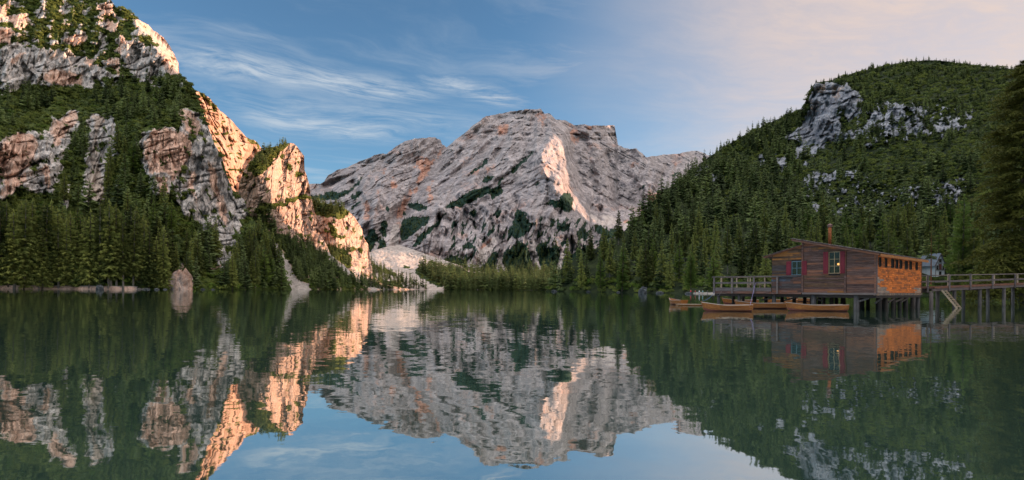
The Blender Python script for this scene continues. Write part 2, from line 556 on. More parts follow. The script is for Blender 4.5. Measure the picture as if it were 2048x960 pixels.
def pack(R, G, B, A):
    return np.stack([np.clip(np.broadcast_to(c, R.shape), -1, 2) for c in (R, G, B, A)], -1)


def flutes(px, py, s=1.0, tilt=0.0, seed=1):
    x = px + tilt * py
    return (ridged(x / (70 * s), py / (190 * s), seed, 2) * 1.0 + ridged(x / (26 * s), py / (70 * s), seed + 5, 2) * 0.45
            + fbm(x / (9 * s), py / (20 * s), seed + 9, 3) * 0.28)


def cracks(x, y, seed, w=0.05, oct=2):
    """narrow deep joints along the zero lines of a noise field"""
    return np.exp(-(fbm(x, y, seed, oct, 0.5) / w) ** 2) * sstep(fbm(x * 0.6 + 5, y * 0.6, seed + 3, 2), -0.15, 0.15)


def strata(q, px, py, seed=3, sharp=0.3):
    """stair-stepped bedding: q runs across the beds"""
    q = q + 0.45 * fbm(px / 50, py / 50, seed, 3)
    f = q - np.floor(q)
    return np.where(f < sharp, f / sharp, 1.0) - f


# ---- left near cliffs
A_rock = [[0, 95], [40, 85], [60, 92], [150, 108], [165, 112], [230, 150], [245, 158], [205, 152], [185, 180], [165, 172], [110, 172], [60, 168], [0, 192]]
A_rock2 = [
    [[245, 75], [320, 95], [332, 145], [300, 165], [270, 158], [245, 120]],
    [[268, 36], [300, 46], [330, 75], [360, 120], [362, 152], [340, 152], [325, 130], [318, 88], [300, 72], [275, 57]],
    [[0, 300], [10, 285], [28, 268], [55, 266], [75, 275], [72, 300], [60, 330], [30, 352], [10, 358], [0, 352], [-80, 380], [-90, 300]],
    [[0, 385], [10, 362], [50, 347], [54, 357], [40, 372], [25, 392], [8, 395], [-60, 395], [-60, 385]],
    [[80, 285], [112, 276], [107, 312], [88, 316]],
    [[104, 250], [108, 235], [120, 240], [135, 224], [158, 224], [155, 245], [138, 260], [126, 275], [118, 294], [106, 292], [110, 265], [100, 264]],
    [[78, 332], [116, 325], [119, 345], [100, 382], [93, 380], [85, 345]],
    [[45, 350], [80, 340], [82, 355], [52, 360]],
    [[183, 231], [220, 229], [206, 250], [195, 262], [197, 300], [202, 340], [209, 375], [205, 408], [190, 402], [165, 396], [173, 362], [181, 330], [179, 300], [187, 265]],
    [[213, 277], [233, 276], [231, 305], [221, 323], [214, 300]],
    [[128, 368], [136, 370], [138, 412], [126, 408]],
    [[290, 285], [308, 256], [345, 260], [372, 268], [384, 285], [382, 310], [374, 330], [345, 362], [336, 345], [312, 342], [305, 352], [294, 330], [287, 310]],
    [[313, 354], [331, 352], [337, 386], [318, 388]],
    [[352, 213], [380, 220], [402, 245], [402, 264], [385, 272], [370, 257], [360, 236]],
    [[378, 278], [395, 288], [412, 318], [435, 313], [452, 360], [462, 390], [482, 402], [490, 430], [472, 457], [457, 467], [445, 442], [430, 425], [410, 437], [395, 427], [383, 402], [373, 370], [368, 345], [373, 310]],
    [[364, 408], [382, 414], [380, 442], [365, 428]],
    [[428, 440], [450, 445], [463, 470], [456, 515], [440, 535], [424, 500]],
    [[395, 430], [415, 440], [420, 470], [405, 460]],
    [[402, 226], [419, 261], [432, 290], [436, 308], [424, 300], [410, 270], [398, 245]],
]
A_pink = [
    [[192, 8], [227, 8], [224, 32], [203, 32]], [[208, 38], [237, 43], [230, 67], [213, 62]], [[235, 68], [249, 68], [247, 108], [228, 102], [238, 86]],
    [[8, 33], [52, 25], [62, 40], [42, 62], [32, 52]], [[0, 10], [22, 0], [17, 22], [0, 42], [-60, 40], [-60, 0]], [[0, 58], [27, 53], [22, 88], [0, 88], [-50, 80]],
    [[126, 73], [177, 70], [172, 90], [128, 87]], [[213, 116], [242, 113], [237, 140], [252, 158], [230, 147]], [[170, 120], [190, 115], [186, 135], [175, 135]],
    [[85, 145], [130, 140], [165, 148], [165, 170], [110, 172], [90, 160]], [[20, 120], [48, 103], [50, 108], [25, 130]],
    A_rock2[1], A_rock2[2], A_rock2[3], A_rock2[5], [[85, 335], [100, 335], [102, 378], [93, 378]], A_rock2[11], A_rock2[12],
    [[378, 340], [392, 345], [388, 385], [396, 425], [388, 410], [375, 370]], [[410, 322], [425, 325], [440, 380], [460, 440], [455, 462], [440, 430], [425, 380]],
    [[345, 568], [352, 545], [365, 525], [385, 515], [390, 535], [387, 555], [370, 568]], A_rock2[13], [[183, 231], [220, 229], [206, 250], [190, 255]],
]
A_wide = [[[284, 264], [350, 256], [400, 224], [420, 262], [440, 310], [455, 352], [492, 402], [496, 430], [478, 470], [464, 520], [440, 548], [418, 500], [395, 445], [345, 400], [305, 385], [288, 330]],
          [[-200, 290], [0, 283], [55, 260], [112, 268], [150, 222], [162, 224], [158, 262], [124, 300], [122, 345], [104, 388], [40, 378], [0, 400], [-200, 400]],
          [[176, 230], [224, 226], [236, 275], [232, 312], [215, 330], [212, 410], [160, 405], [172, 340]]]
mAw = polymask(A_wide, 4)
mA = polymask([(p, 1.0) for p in [A_rock] + A_rock2 + A_pink], 1)
mAp = polymask([(p, 1.0) for p in A_pink], 3)
mAg = polymask([A_rock2[8]], 2)


def masks_A(px, py):
    wx, wy = 10 * fbm(px / 20, py / 24, 41, 5, 0.62), 10 * fbm(px / 20, py / 24, 51, 5, 0.62)
    wx = wx + 5 * fbm(px / 6, py / 8, 42, 3, 0.6); wy = wy + 4 * fbm(px / 6, py / 6, 52, 3, 0.6)
    rock = sample(mA, px + wx, py + wy); wide = sample(mAw, px + wx, py + wy); pink = sample(mAp, px + wx, py + wy)
    patch = fbm(px / 24, py / 15, 61, 5, 0.6)
    upper = sstep(py, 195, 150)
    mid = sstep(py, 400, 360) * sstep(py, 240, 265)
    R = 0.95 - 0.16 * mid - rock * (1.25 - 0.15 * upper) + patch * (0.75 + 0.25 * upper) - 0.42 * upper * sstep(patch, 0.15, -0.25)
    R = R + sstep(fbm(px / 9 + 0.3 * py / 9, py / 16, 66, 3), 0.12, 0.35) * 0.5 * rock
    streaks = fbm((px - 0.45 * py) / 13, (py + 0.3 * px) / 34, 68, 4, 0.6)
    R = R - wide * (0.62 - 1.7 * streaks) * (1 - rock)
    R = R + 0.9 * sstep(streaks, 0.10, 0.30) * wide * rock
    hz = horizon(px)
    R = np.where(py > hz - 14, 0.9, R)
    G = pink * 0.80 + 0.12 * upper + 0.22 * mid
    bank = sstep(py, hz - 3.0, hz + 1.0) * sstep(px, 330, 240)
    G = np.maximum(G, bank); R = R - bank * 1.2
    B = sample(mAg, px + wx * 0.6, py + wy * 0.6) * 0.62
    return pack(R, G, B, 0.15 + 0.25 * rock)


def relief_A(px, py, D, MK):
    rock = np.clip(1.15 - np.clip(MK[..., 0], 0, 1.15), 0, 1); hz = horizon(px)
    up = sstep(py, 560, 430)
    r = -(11 * flutes(px, py, 1.1, 0.15, 101)) * (0.7 + 0.3 * rock) * up
    r = r - 4.0 * strata(py / 23.0 + px * 0.010, px, py, 7) * up * (0.4 + 0.6 * rock)
    x_ = px + 0.2 * py
    r = r - (9.0 * facet(x_ / 42, py / 80, 111) + 4.2 * facet(x_ / 17, py / 40, 112) + 1.8 * facet(x_ / 7, py / 16, 113)) * up * (0.55 + 0.45 * rock)
    r = r + (4.6 * cracks(x_ / 30, py / 120, 121, 0.07) + 2.8 * cracks(x_ / 12, py / 60, 122, 0.09) + 4.5 * cracks(px / 70, py / 20 + px / 90, 123, 0.08)) * up * rock
    r = r - 1.3 * fbm(px / 12, py / 16, 111, 3) * up
    _, _, s = linedist(px, py, [(40, 345), (12, 356)])
    d, _, _ = linedist(px, py, [(12, 357), (35, 350), (62, 330), (80, 322)])
    r = r + 9 * np.exp(-(d / 3.0) ** 2)
    # right shoulder of the upper wall turns towards the valley and the sun
    r = r + 55 * sstep(px - (268 + (py - 36) * 0.78), -6, 26) * sstep(py, 170, 135) * sstep(px, 235, 280)
    return r * np.clip((D - 280) / 40 + 0.5, 0.3, 1)


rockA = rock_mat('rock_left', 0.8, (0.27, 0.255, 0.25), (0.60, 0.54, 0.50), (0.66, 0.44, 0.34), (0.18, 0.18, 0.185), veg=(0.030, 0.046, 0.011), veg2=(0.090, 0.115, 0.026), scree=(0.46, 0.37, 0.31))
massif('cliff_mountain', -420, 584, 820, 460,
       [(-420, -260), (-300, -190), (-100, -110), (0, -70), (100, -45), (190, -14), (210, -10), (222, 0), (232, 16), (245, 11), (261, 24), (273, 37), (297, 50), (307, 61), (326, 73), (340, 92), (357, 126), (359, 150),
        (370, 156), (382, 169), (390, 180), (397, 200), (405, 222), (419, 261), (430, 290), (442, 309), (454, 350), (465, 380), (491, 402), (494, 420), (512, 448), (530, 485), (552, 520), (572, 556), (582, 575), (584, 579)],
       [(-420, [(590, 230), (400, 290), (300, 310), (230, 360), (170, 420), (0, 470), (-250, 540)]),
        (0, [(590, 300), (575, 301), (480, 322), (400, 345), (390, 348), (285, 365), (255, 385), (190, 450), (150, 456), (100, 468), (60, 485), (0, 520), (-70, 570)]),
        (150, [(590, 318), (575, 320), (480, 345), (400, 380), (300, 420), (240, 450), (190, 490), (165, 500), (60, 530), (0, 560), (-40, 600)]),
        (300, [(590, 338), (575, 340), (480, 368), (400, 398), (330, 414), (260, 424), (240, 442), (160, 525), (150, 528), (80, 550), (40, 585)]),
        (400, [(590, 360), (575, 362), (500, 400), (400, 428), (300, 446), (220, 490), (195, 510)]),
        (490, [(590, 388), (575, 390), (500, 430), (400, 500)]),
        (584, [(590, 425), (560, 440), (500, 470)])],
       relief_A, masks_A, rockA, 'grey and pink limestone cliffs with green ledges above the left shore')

# ---- sunlit ridge behind
mB = polymask([[[405, 262], [418, 290], [436, 325], [452, 372], [462, 395], [452, 390], [432, 340], [415, 300]], [[391, 178], [405, 184], [425, 206], [442, 222], [430, 220], [410, 200]],
               [[418, 290], [430, 300], [428, 315], [420, 308]], [[440, 330], [452, 345], [450, 358]], [[492, 272], [516, 285], [510, 290], [495, 283]]], 2)


def masks_B(px, py):
    wx, wy = 6 * fbm(px / 14, py / 14, 42, 3), 6 * fbm(px / 14, py / 14, 52, 3)
    v = sample(mB, px + wx, py + wy)
    R = 0.05 + v * 0.8 + 0.75 * sstep(fbm(px / 16 - py / 30, py / 8, 62, 3), 0.12, 0.42)
    return pack(R, 0.75 + 0 * px, 0 * px, 0.1 + 0 * px)


def relief_B(px, py, D, MK):
    x_ = px - 0.5 * py
    r = -22 * flutes(px, py, 0.8, -0.35, 131) - 5 * strata(py / 17 - px * 0.03, px, py, 9) - 7 * facet(x_ / 26, py / 40, 141) - 3 * facet(x_ / 10, py / 15, 142) + 9 * cracks(x_ / 26, py / 90, 143, 0.08) + 6 * cracks(px / 40, py / 14 - px / 40, 144, 0.09) - 2 * fbm(px / 7, py / 7, 141, 3)
    d, t, s = linedist(px, py, [(508, 300), (492, 322), (478, 345), (470, 372)])
    return r + 26 * np.exp(-(d / 9) ** 2)


rockB = rock_mat('rock_sunlit', 1.3, (0.28, 0.225, 0.195), (0.43, 0.35, 0.30), (0.48, 0.30, 0.215), (0.16, 0.13, 0.12), veg=(0.05, 0.06, 0.014), veg2=(0.13, 0.12, 0.03))
massif('sunlit_ridge', 372, 640, 330, 260,
       [(372, 180), (391, 181), (405, 186), (418, 195), (432, 211), (440, 221), (459, 236), (476, 255), (492, 274), (500, 278), (507, 279), (516, 286), (521, 294), (545, 330), (580, 400), (610, 470), (640, 560)],
       [(372, [(590, 560), (420, 640), (180, 700)]), (430, [(590, 600), (420, 690), (211, 765)]), (480, [(590, 640), (420, 750), (260, 850)]), (530, [(590, 700), (420, 830), (300, 930)]), (640, [(590, 800), (400, 930)])],
       relief_B, masks_B, rockB, 'pink sunlit limestone ridge behind the left cliffs', edge=1.2)

# ---- rock tower with the wooded slope under it
mC = polymask([[[488, 350], [500, 328], [516, 304], [536, 293], [557, 289], [582, 283], [572, 296], [548, 320], [532, 342], [515, 352], [500, 342]],
               [[513, 418], [528, 404], [555, 408], [580, 399], [600, 389], [617, 386], [614, 396], [592, 401], [570, 411], [548, 416], [532, 432], [518, 428]],
               [[600, 340], [606, 350], [596, 356], [588, 348]], [[572, 330], [582, 326], [584, 340], [576, 344]], [[590, 290], [604, 302], [600, 306]]], 2)
mCs = polymask([[[548, 468], [575, 466], [600, 486], [630, 496], [655, 508], [690, 532], [724, 566], [745, 590], [590, 590], [575, 540], [548, 490]],
                [[500, 440], [515, 412], [540, 440], [552, 470], [575, 515], [540, 500]]], 4)
mCr = polymask([[[543, 495], [553, 485], [572, 515], [584, 540], [592, 558], [622, 572], [622, 590], [545, 590], [575, 568], [568, 542], [553, 520]],
                [[648, 498], [682, 528], [722, 552], [762, 574], [745, 580], [700, 552], [662, 522]]], 2)


def masks_C(px, py):
    wx, wy = 6 * fbm(px / 12, py / 12, 43, 3), 6 * fbm(px / 12, py / 12, 53, 3)
    v = sample(mC, px + wx, py + wy); s = sample(mCs, px + wx * 2, py + wy * 2)
    R = 0.04 + v * 0.9 + s * (0.75 + 0.9 * fbm(px / 14, py / 10, 63, 3)) + 0.7 * sstep(fbm(px / 15, py / 15, 67, 3), 0.22, 0.42)
    B = sample(mCr, px + wx * 0.7, py + wy * 0.5)
    return pack(R - B, 0.62 - 0.3 * sstep(px, 530, 490), B * 1.2, 0.12 + 0 * px)


def relief_C(px, py, D, MK):
    up = sstep(py, 520, 470)
    r = -9 * flutes(px, py, 0.72, 0.25, 151) * up - 4 * strata(py / 26 + px * 0.012, px, py, 11) * up
    x_ = px + 0.25 * py
    r = r - (8.0 * facet(x_ / 30, py / 46, 161) + 3.6 * facet(x_ / 12, py / 20, 162) + 1.5 * facet(x_ / 5.5, py / 9, 163)) * up - 1.0 * fbm(px / 8, py / 8, 161, 3) + (5 * cracks(x_ / 22, py / 80, 164, 0.08) + 3 * cracks(x_ / 9, py / 34, 165, 0.10) + 3.5 * cracks(px / 45, py / 13 + px / 50, 166, 0.09)) * up
    for pts, w_, a in (([(600, 395), (606, 440), (612, 480), (616, 505)], 7, 10), ([(566, 300), (560, 350), (548, 400)], 9, 6), ([(540, 350), (530, 390), (520, 412)], 8, -10), ([(592, 330), (596, 370)], 6, 5)):
        d, t, s = linedist(px, py, pts)
        r = r + a * np.exp(-(d / w_) ** 2)
    d, t, s = linedist(px, py, [(515, 412), (545, 412), (580, 402), (614, 390)])
    return r + 7 * sstep(s, -6, 6) * np.exp(-(d / 14) ** 2)


rockC = rock_mat('rock_tower', 1.0, (0.30, 0.235, 0.20), (0.46, 0.375, 0.325), (0.50, 0.32, 0.235), (0.15, 0.12, 0.11), veg=(0.035, 0.048, 0.011), veg2=(0.10, 0.11, 0.024), scree=(0.40, 0.35, 0.32))
massif('rock_tower', 462, 770, 420, 330,
       [(462, 575), (468, 470), (473, 420), (479, 362), (490, 337), (503, 318), (516, 306), (536, 296), (557, 292), (576, 286), (587, 287), (596, 296), (601, 302), (609, 313), (609, 340), (614, 352), (619, 373), (622, 395),
        (628, 420), (638, 465), (653, 490), (660, 508), (688, 530), (716, 560), (735, 573), (770, 580)],
       [(462, [(590, 500), (520, 560), (440, 610), (350, 640)]), (515, [(590, 495), (520, 540), (420, 556), (395, 562), (330, 580), (295, 612)]),
        (540, [(590, 490), (520, 535), (470, 560), (410, 578), (330, 600), (290, 618)]), (600, [(590, 500), (540, 535), (490, 600), (400, 660), (330, 685), (296, 695)]),
        (640, [(590, 520), (550, 548), (500, 620), (400, 700)]), (700, [(590, 560), (550, 610), (500, 680)]), (770, [(590, 600), (560, 650)])],
       relief_C, masks_C, rockC, 'sunlit orange rock tower with trees on its left shoulder', edge=1.4, warp=4)

# ---- lower rock knob
mD = polymask([[[606, 396], [640, 398], [668, 408], [690, 412], [697, 424], [682, 440], [664, 436], [640, 432], [622, 424], [606, 420]], [[655, 440], [672, 455], [676, 474], [662, 470]],
               [[640, 488], [690, 498], [704, 520], [704, 536], [680, 532], [655, 512]], [[705, 450], [712, 456], [706, 470]]], 2)
mDs = polymask([[[690, 540], [730, 545], [760, 570], [830, 595], [690, 595]]], 3)
mDr = polymask([[[700, 530], [722, 548], [765, 574], [820, 582], [770, 590], [735, 578], [705, 550]]], 2)


def masks_D(px, py):
    wx, wy = 5 * fbm(px / 12, py / 12, 44, 3), 5 * fbm(px / 12, py / 12, 54, 3)
    v = sample(mD, px + wx, py + wy); s = sample(mDs, px + wx, py + wy)
    R = 0.05 + v * 0.9 + s * 0.8 + 0.7 * sstep(fbm(px / 14, py / 12, 64, 3), 0.12, 0.4)
    B = sample(mDr, px + wx, py + wy)
    return pack(R - B, 0.62 + 0 * px, B, 0.12 + 0.4 * sstep(py, 500, 540) * sstep(px, 715, 730))


def relief_D(px, py, D, MK):
    r = -8 * flutes(px, py, 0.6, 0.2, 171) - 3 * strata(py / 18, px, py, 13) - 1.2 * fbm(px / 7, py / 7, 181, 3) - 8 * facet(px / 24, py / 34, 182) - 3.6 * facet(px / 10, py / 14, 183) - 1.5 * facet(px / 5, py / 7, 184) + 5 * cracks(px / 18, py / 55, 185, 0.08) + 3 * cracks(px / 36, py / 12, 186, 0.09)
    d, t, s = linedist(px, py, [(672, 425), (668, 460), (672, 490)])
    return r - 10 * np.exp(-(d / 12) ** 2)


massif('rock_knob', 600, 830, 300, 220,
       [(600, 400), (619, 402), (631, 403), (645, 408), (667, 410), (685, 416), (695, 421), (709, 434), (724, 458), (729, 478), (736, 488), (741, 520), (746, 551), (762, 566), (790, 574), (830, 580)],
       [(600, [(590, 600), (540, 690), (400, 740)]), (660, [(590, 600), (545, 640), (500, 690), (400, 730)]), (672, [(590, 602), (545, 642), (500, 690), (410, 728)]), (700, [(590, 610), (550, 650), (500, 720), (430, 760)]), (740, [(590, 630), (555, 690), (480, 830)]), (830, [(590, 700), (560, 760)])],
       relief_D, masks_D, rockC, 'low sunlit rock knob topped with trees beside the scree', edge=1.2, warp=3)

# ---- central mountain
Gveg = [[[640, 392], [659, 383], [681, 385], [699, 380], [727, 353], [731, 355], [702, 383], [671, 399], [640, 402], [610, 402], [610, 390]], [[699, 417], [706, 411], [721, 399], [732, 394], [718, 408], [702, 422]],
        [[727, 477], [743, 458], [749, 460], [756, 474], [754, 486], [740, 508], [725, 500]], [[760, 449], [767, 442], [774, 455], [774, 467], [768, 477], [762, 467]], [[767, 435], [777, 449], [774, 452], [767, 441]],
        [[749, 505], [760, 480], [768, 480], [777, 499], [790, 496], [807, 505], [793, 517], [771, 521], [756, 514]], [[799, 467], [802, 446], [821, 433], [859, 435], [856, 446], [840, 458], [815, 477], [801, 483]],
        [[804, 430], [810, 421], [815, 433]], [[815, 408], [834, 405], [856, 414], [856, 419], [834, 421], [818, 414]], [[771, 414], [777, 408], [784, 417], [782, 430], [774, 424]],
        [[886, 415], [912, 400], [940, 386], [950, 396], [921, 413], [899, 416]], [[821, 494], [840, 470], [871, 446], [899, 411], [892, 424], [877, 448], [854, 470], [836, 492]],
        [[900, 406], [919, 397], [941, 381], [978, 373], [985, 382], [966, 393], [934, 408], [900, 416]], [[981, 381], [1003, 370], [1005, 384], [984, 400]], [[962, 370], [969, 356], [989, 350], [991, 353], [970, 366]],
        [[994, 366], [1006, 353], [1009, 356], [997, 372]], [[937, 348], [975, 318], [978, 322], [941, 351]], [[1019, 344], [1069, 299], [1071, 303], [1025, 348]], [[1119, 400], [1123, 388], [1138, 388], [1150, 400], [1141, 412], [1125, 421]],
        [[1088, 409], [1103, 400], [1116, 400], [1119, 418], [1103, 410]], ([[1016, 466], [1025, 438], [1038, 416], [1056, 431], [1062, 459], [1047, 475], [1019, 481]], 0.6), [[1116, 462], [1119, 450], [1131, 444], [1139, 453], [1131, 462]],
        [[1152, 472], [1159, 455], [1175, 466], [1166, 475]], [[934, 425], [947, 419], [956, 431], [944, 434]], [[992, 425], [1002, 414], [1000, 430], [990, 438]], [[1068, 372], [1080, 362], [1082, 366], [1070, 376]],
        [[1000, 525], [1012, 503], [1030, 490], [1043, 485], [1058, 498], [1064, 528], [1062, 552], [1026, 556], [1004, 545]], [[1073, 489], [1088, 483], [1092, 506], [1111, 485], [1124, 510], [1130, 525], [1125, 552], [1094, 552], [1077, 528]],
        [[1184, 446], [1205, 451], [1222, 468], [1218, 478], [1201, 470]], [[1154, 463], [1167, 455], [1173, 463], [1158, 474]], [[1138, 512], [1171, 493], [1192, 498], [1162, 520], [1140, 552]], [[885, 519], [911, 513], [936, 526], [930, 540], [890, 528]],
        [[955, 540], [975, 522], [988, 503], [1000, 508], [992, 525], [992, 545], [960, 545]], [[924, 490], [945, 484], [950, 494], [930, 500]], [[1220, 460], [1240, 455], [1250, 465], [1225, 478]], [[1200, 478], [1225, 485], [1215, 505], [1195, 500]], [[1132, 402], [1145, 412], [1140, 425], [1128, 425]],
        [[700, 395], [722, 380], [724, 386], [706, 402]], [[1287, 372], [1297, 366], [1299, 369], [1289, 376]], [[1338, 350], [1362, 343], [1362, 347], [1340, 354]], [[1276, 378], [1290, 371], [1292, 374], [1278, 382]]]
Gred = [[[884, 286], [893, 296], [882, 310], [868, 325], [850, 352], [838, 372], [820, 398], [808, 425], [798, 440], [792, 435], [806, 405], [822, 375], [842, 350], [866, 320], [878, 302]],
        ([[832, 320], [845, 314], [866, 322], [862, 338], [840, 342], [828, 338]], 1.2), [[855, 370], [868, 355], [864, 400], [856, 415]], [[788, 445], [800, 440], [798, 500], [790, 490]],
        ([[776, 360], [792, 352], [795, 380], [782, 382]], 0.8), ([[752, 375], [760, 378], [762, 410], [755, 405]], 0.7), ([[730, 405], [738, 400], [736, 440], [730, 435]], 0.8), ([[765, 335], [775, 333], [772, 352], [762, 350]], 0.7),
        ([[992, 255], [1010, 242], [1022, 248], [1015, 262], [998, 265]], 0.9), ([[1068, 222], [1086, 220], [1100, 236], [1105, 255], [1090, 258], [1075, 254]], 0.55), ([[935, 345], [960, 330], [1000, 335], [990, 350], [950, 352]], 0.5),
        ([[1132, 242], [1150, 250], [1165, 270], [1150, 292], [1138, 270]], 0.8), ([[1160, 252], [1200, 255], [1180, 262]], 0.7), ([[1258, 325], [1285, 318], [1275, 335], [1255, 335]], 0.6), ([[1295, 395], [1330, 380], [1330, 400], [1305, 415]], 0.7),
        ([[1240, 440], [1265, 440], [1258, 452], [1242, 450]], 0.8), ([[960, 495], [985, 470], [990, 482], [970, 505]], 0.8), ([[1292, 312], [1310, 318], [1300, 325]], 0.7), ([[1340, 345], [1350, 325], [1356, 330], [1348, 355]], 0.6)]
Gscree = [[[770, 520], [778, 480], [786, 450], [800, 445], [800, 490], [815, 500], [830, 512], [860, 515], [800, 520]], [[933, 530], [975, 489], [988, 470], [994, 485], [972, 522], [953, 540]],
          [[990, 545], [996, 515], [1010, 495], [1022, 470], [1026, 480], [1008, 505], [1002, 525], [1022, 548]], [[1056, 560], [1066, 520], [1060, 495], [1056, 480], [1075, 480], [1070, 495], [1078, 530], [1090, 560]],
          [[1180, 425], [1200, 440], [1225, 452], [1222, 456], [1195, 447], [1178, 432]], ([[1195, 428], [1225, 430], [1250, 445], [1240, 455], [1215, 448]], 0.7), [[1252, 448], [1280, 432], [1282, 436], [1262, 452], [1240, 460]],
          [[742, 512], [752, 485], [757, 488], [750, 515]], [[1112, 540], [1124, 500], [1128, 505], [1122, 540]], ([[776, 400], [790, 405], [790, 440], [778, 450]], 0.5)]
mG = polymask(Gveg, 3); mGr = polymask(Gred, 5); mGs = polymask(Gscree, 1)
SPUR = [(1084, 219), (1094, 248), (1104, 264), (1116, 296), (1128, 330), (1142, 352), (1148, 380), (1158, 400), (1172, 425), (1186, 465)]


def masks_G(px, py):
    wx, wy = 5 * fbm(px / 9, py / 12, 45, 4, 0.62), 6.5 * fbm(px / 7, py / 13, 55, 4, 0.62)
    v = sample(mG, px + wx, py + wy)
    low = sstep(py, 395, 470) * sstep(px, 850, 930) * sstep(px, 1260, 1190)
    lst = sstep(fbm((px + (py - 460) * 0.35) / 10, py / 24, 65, 4, 0.6), 0.02, 0.24)
    R = v * 1.15 + low * lst * 0.95
    R = np.maximum(R, sstep(py, 535, 560) * sstep(px, 870, 900))
    r = sample(mGr, px + wx, py + wy)
    s = sample(mGs, px + wx * 0.6, py + wy * 0.6)
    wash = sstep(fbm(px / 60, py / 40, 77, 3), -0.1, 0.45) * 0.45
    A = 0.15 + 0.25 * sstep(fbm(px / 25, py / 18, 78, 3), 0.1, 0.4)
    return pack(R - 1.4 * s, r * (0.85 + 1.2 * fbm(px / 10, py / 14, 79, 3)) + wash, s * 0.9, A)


def relief_G(px, py, D, MK):
    up = sstep(py, 560, 500)
    left = sstep(px, 1120, 1060)
    lo = sstep(py + 0.10 * np.abs(px - 1060), 385, 455) * sstep(px, 800, 900) * sstep(px, 1290, 1200)
    wl = sstep(px, 1110, 1040) * (1 - lo); wr = (1 - sstep(px, 1110, 1040)) * (1 - lo)
    def slab(k_, sd_, L_, S_, seed):
        u = px * math.cos(sd_) + py * math.sin(sd_); v_ = -px * math.sin(sd_) + py * math.cos(sd_)
        wv_ = 7 * fbm(px / 40, py / 40, seed + 50, 3)
        return k_ * (ridged(u / L_, (v_ + wv_) / S_, seed, 4, 0.55))
    r = -62 * flutes(px + 0.25 * (py - 330), py, 1.2, 0, 191) * up * (0.6 + 0.4 * lo)
    r = r - wl * (slab(16, -0.50, 90, 21, 192) + slab(7, -0.62, 40, 9, 193)) * up
    r = r - wr * (slab(20, 0.62, 80, 24, 194) + slab(7, -0.35, 40, 9, 195)) * up
    r = r - lo * (slab(34, 1.62, 80, 24, 196) + slab(11, 1.72, 40, 9, 197)) * up
    top_ = sstep(py, 330, 280) * sstep(px, 930, 1000)
    r = r - 22 * strata((py - 0.06 * px) / 11.0, px, py, 15, 0.3) * top_ - 9 * strata((py + 0.42 * px) / 15.0, px, py, 16, 0.3) * wl * up
    qx = px + (0.7 * wl - 0.5 * wr) * (py - 330)
    r = r + (85 * worley(qx / 62, py / 105, 201) + 34 * worley(qx / 24, py / 46, 204)) * up
    r = r - (14 * facet(qx / 30, py / 30, 202, 1.0, 0.1, 0.3) + 6 * facet(qx / 11, py / 12, 203, 1.0, 0.1, 0.4)) * up - 3.5 * fbm(px / 8, py / 8, 201, 4) * up
    r = r + (30 * cracks((px + 0.2 * (py - 400)) / 26, py / 90, 211, 0.09) * (0.3 + 0.7 * lo) + 14 * cracks((px - 1.6 * py) / 110, (py + (0.5 * left - 0.55 * (1 - left)) * (px - 1090)) / 17, 212, 0.15) * (1 - 0.7 * lo)) * up
    for pts, w_, a_ in (([(985, 370), (990, 440), (1006, 500), (990, 545)], 6, 42), ([(1030, 380), (1042, 450), (1060, 490), (1066, 545)], 6, 42), ([(1100, 330), (1096, 400), (1081, 450), (1075, 485)], 6, 45), ([(940, 395), (952, 450), (978, 492)], 6, 38),
                       ([(1140, 415), (1131, 470), (1120, 505)], 5, 38), ([(1176, 430), (1166, 470), (1182, 505)], 5, 36), ([(880, 425), (872, 480), (882, 512)], 6, 36), ([(905, 410), (912, 470), (905, 515)], 5, 30), ([(700, 355), (738, 420), (735, 470)], 7, 50),
                       ([(1166, 262), (1182, 330), (1198, 420)], 8, 70), ([(1212, 300), (1230, 370), (1242, 440)], 7, 55), ([(1292, 330), (1262, 400), (1250, 450)], 7, 50), ([(1340, 325), (1300, 400), (1270, 440)], 7, 45), ([(1072, 300), (1002, 358), (935, 408)], 4, 26),
                       ([(978, 316), (936, 352)], 3, 22), ([(1022, 255), (930, 330), (868, 382)], 6, 36), ([(1000, 245), (1012, 280), (985, 320)], 6, 40), ([(960, 255), (900, 330), (870, 350)], 6, 30), ([(745, 320), (700, 352), (650, 372)], 5, 34), ([(806, 305), (775, 335), (745, 345)], 5, 36)):
        d, t, s = linedist(px + 5 * fbm(px / 15, py / 15, 209, 3), py, pts)
        r = r + a_ * np.exp(-(d / w_) ** 2) * sstep(t, 0, 0.08)
    wob = 9 * fbm(px / 22, py / 22, 208, 3)
    d, t, s = linedist(px + 0.6 * wob, py + 0.6 * wob, [(1086, 222), (1103, 258), (1093, 288), (1077, 322), (1090, 346), (1108, 372), (1126, 402), (1136, 440), (1150, 480)])
    amp_ = 165 * sstep(py, 238, 300) * (1 - 0.65 * sstep(py, 395, 430))
    r = r - amp_ * np.where(s > 0, np.maximum(0, 1 - d / 58), np.maximum(0, 1 - d / 34) ** 1.5)
    d, t, s = linedist(px, py, [(886, 284), (872, 316), (842, 366), (815, 405), (797, 440), (793, 485)])
    r = r + 75 * np.exp(-(d / 13) ** 2)
    d, t, s = linedist(px, py, [(1148, 250), (1150, 300), (1160, 350), (1172, 395), (1182, 420)])
    r = r + 120 * np.exp(-(d / 14) ** 2)
    d, t, s = linedist(px, py, [(1272, 297), (1292, 330), (1300, 360), (1330, 400)])
    r = r - 130 * np.maximum(0, 1 - d / 40)
    d, t, s = linedist(px, py, [(1081, 218), (1050, 240), (1010, 300), (960, 350), (900, 400), (840, 470)])
    r = r - 50 * np.maximum(0, 1 - d / 45)
    d, t, s = linedist(px, py, [(810, 300), (770, 345), (755, 400), (745, 450)])
    r = r - 70 * np.maximum(0, 1 - d / 40)
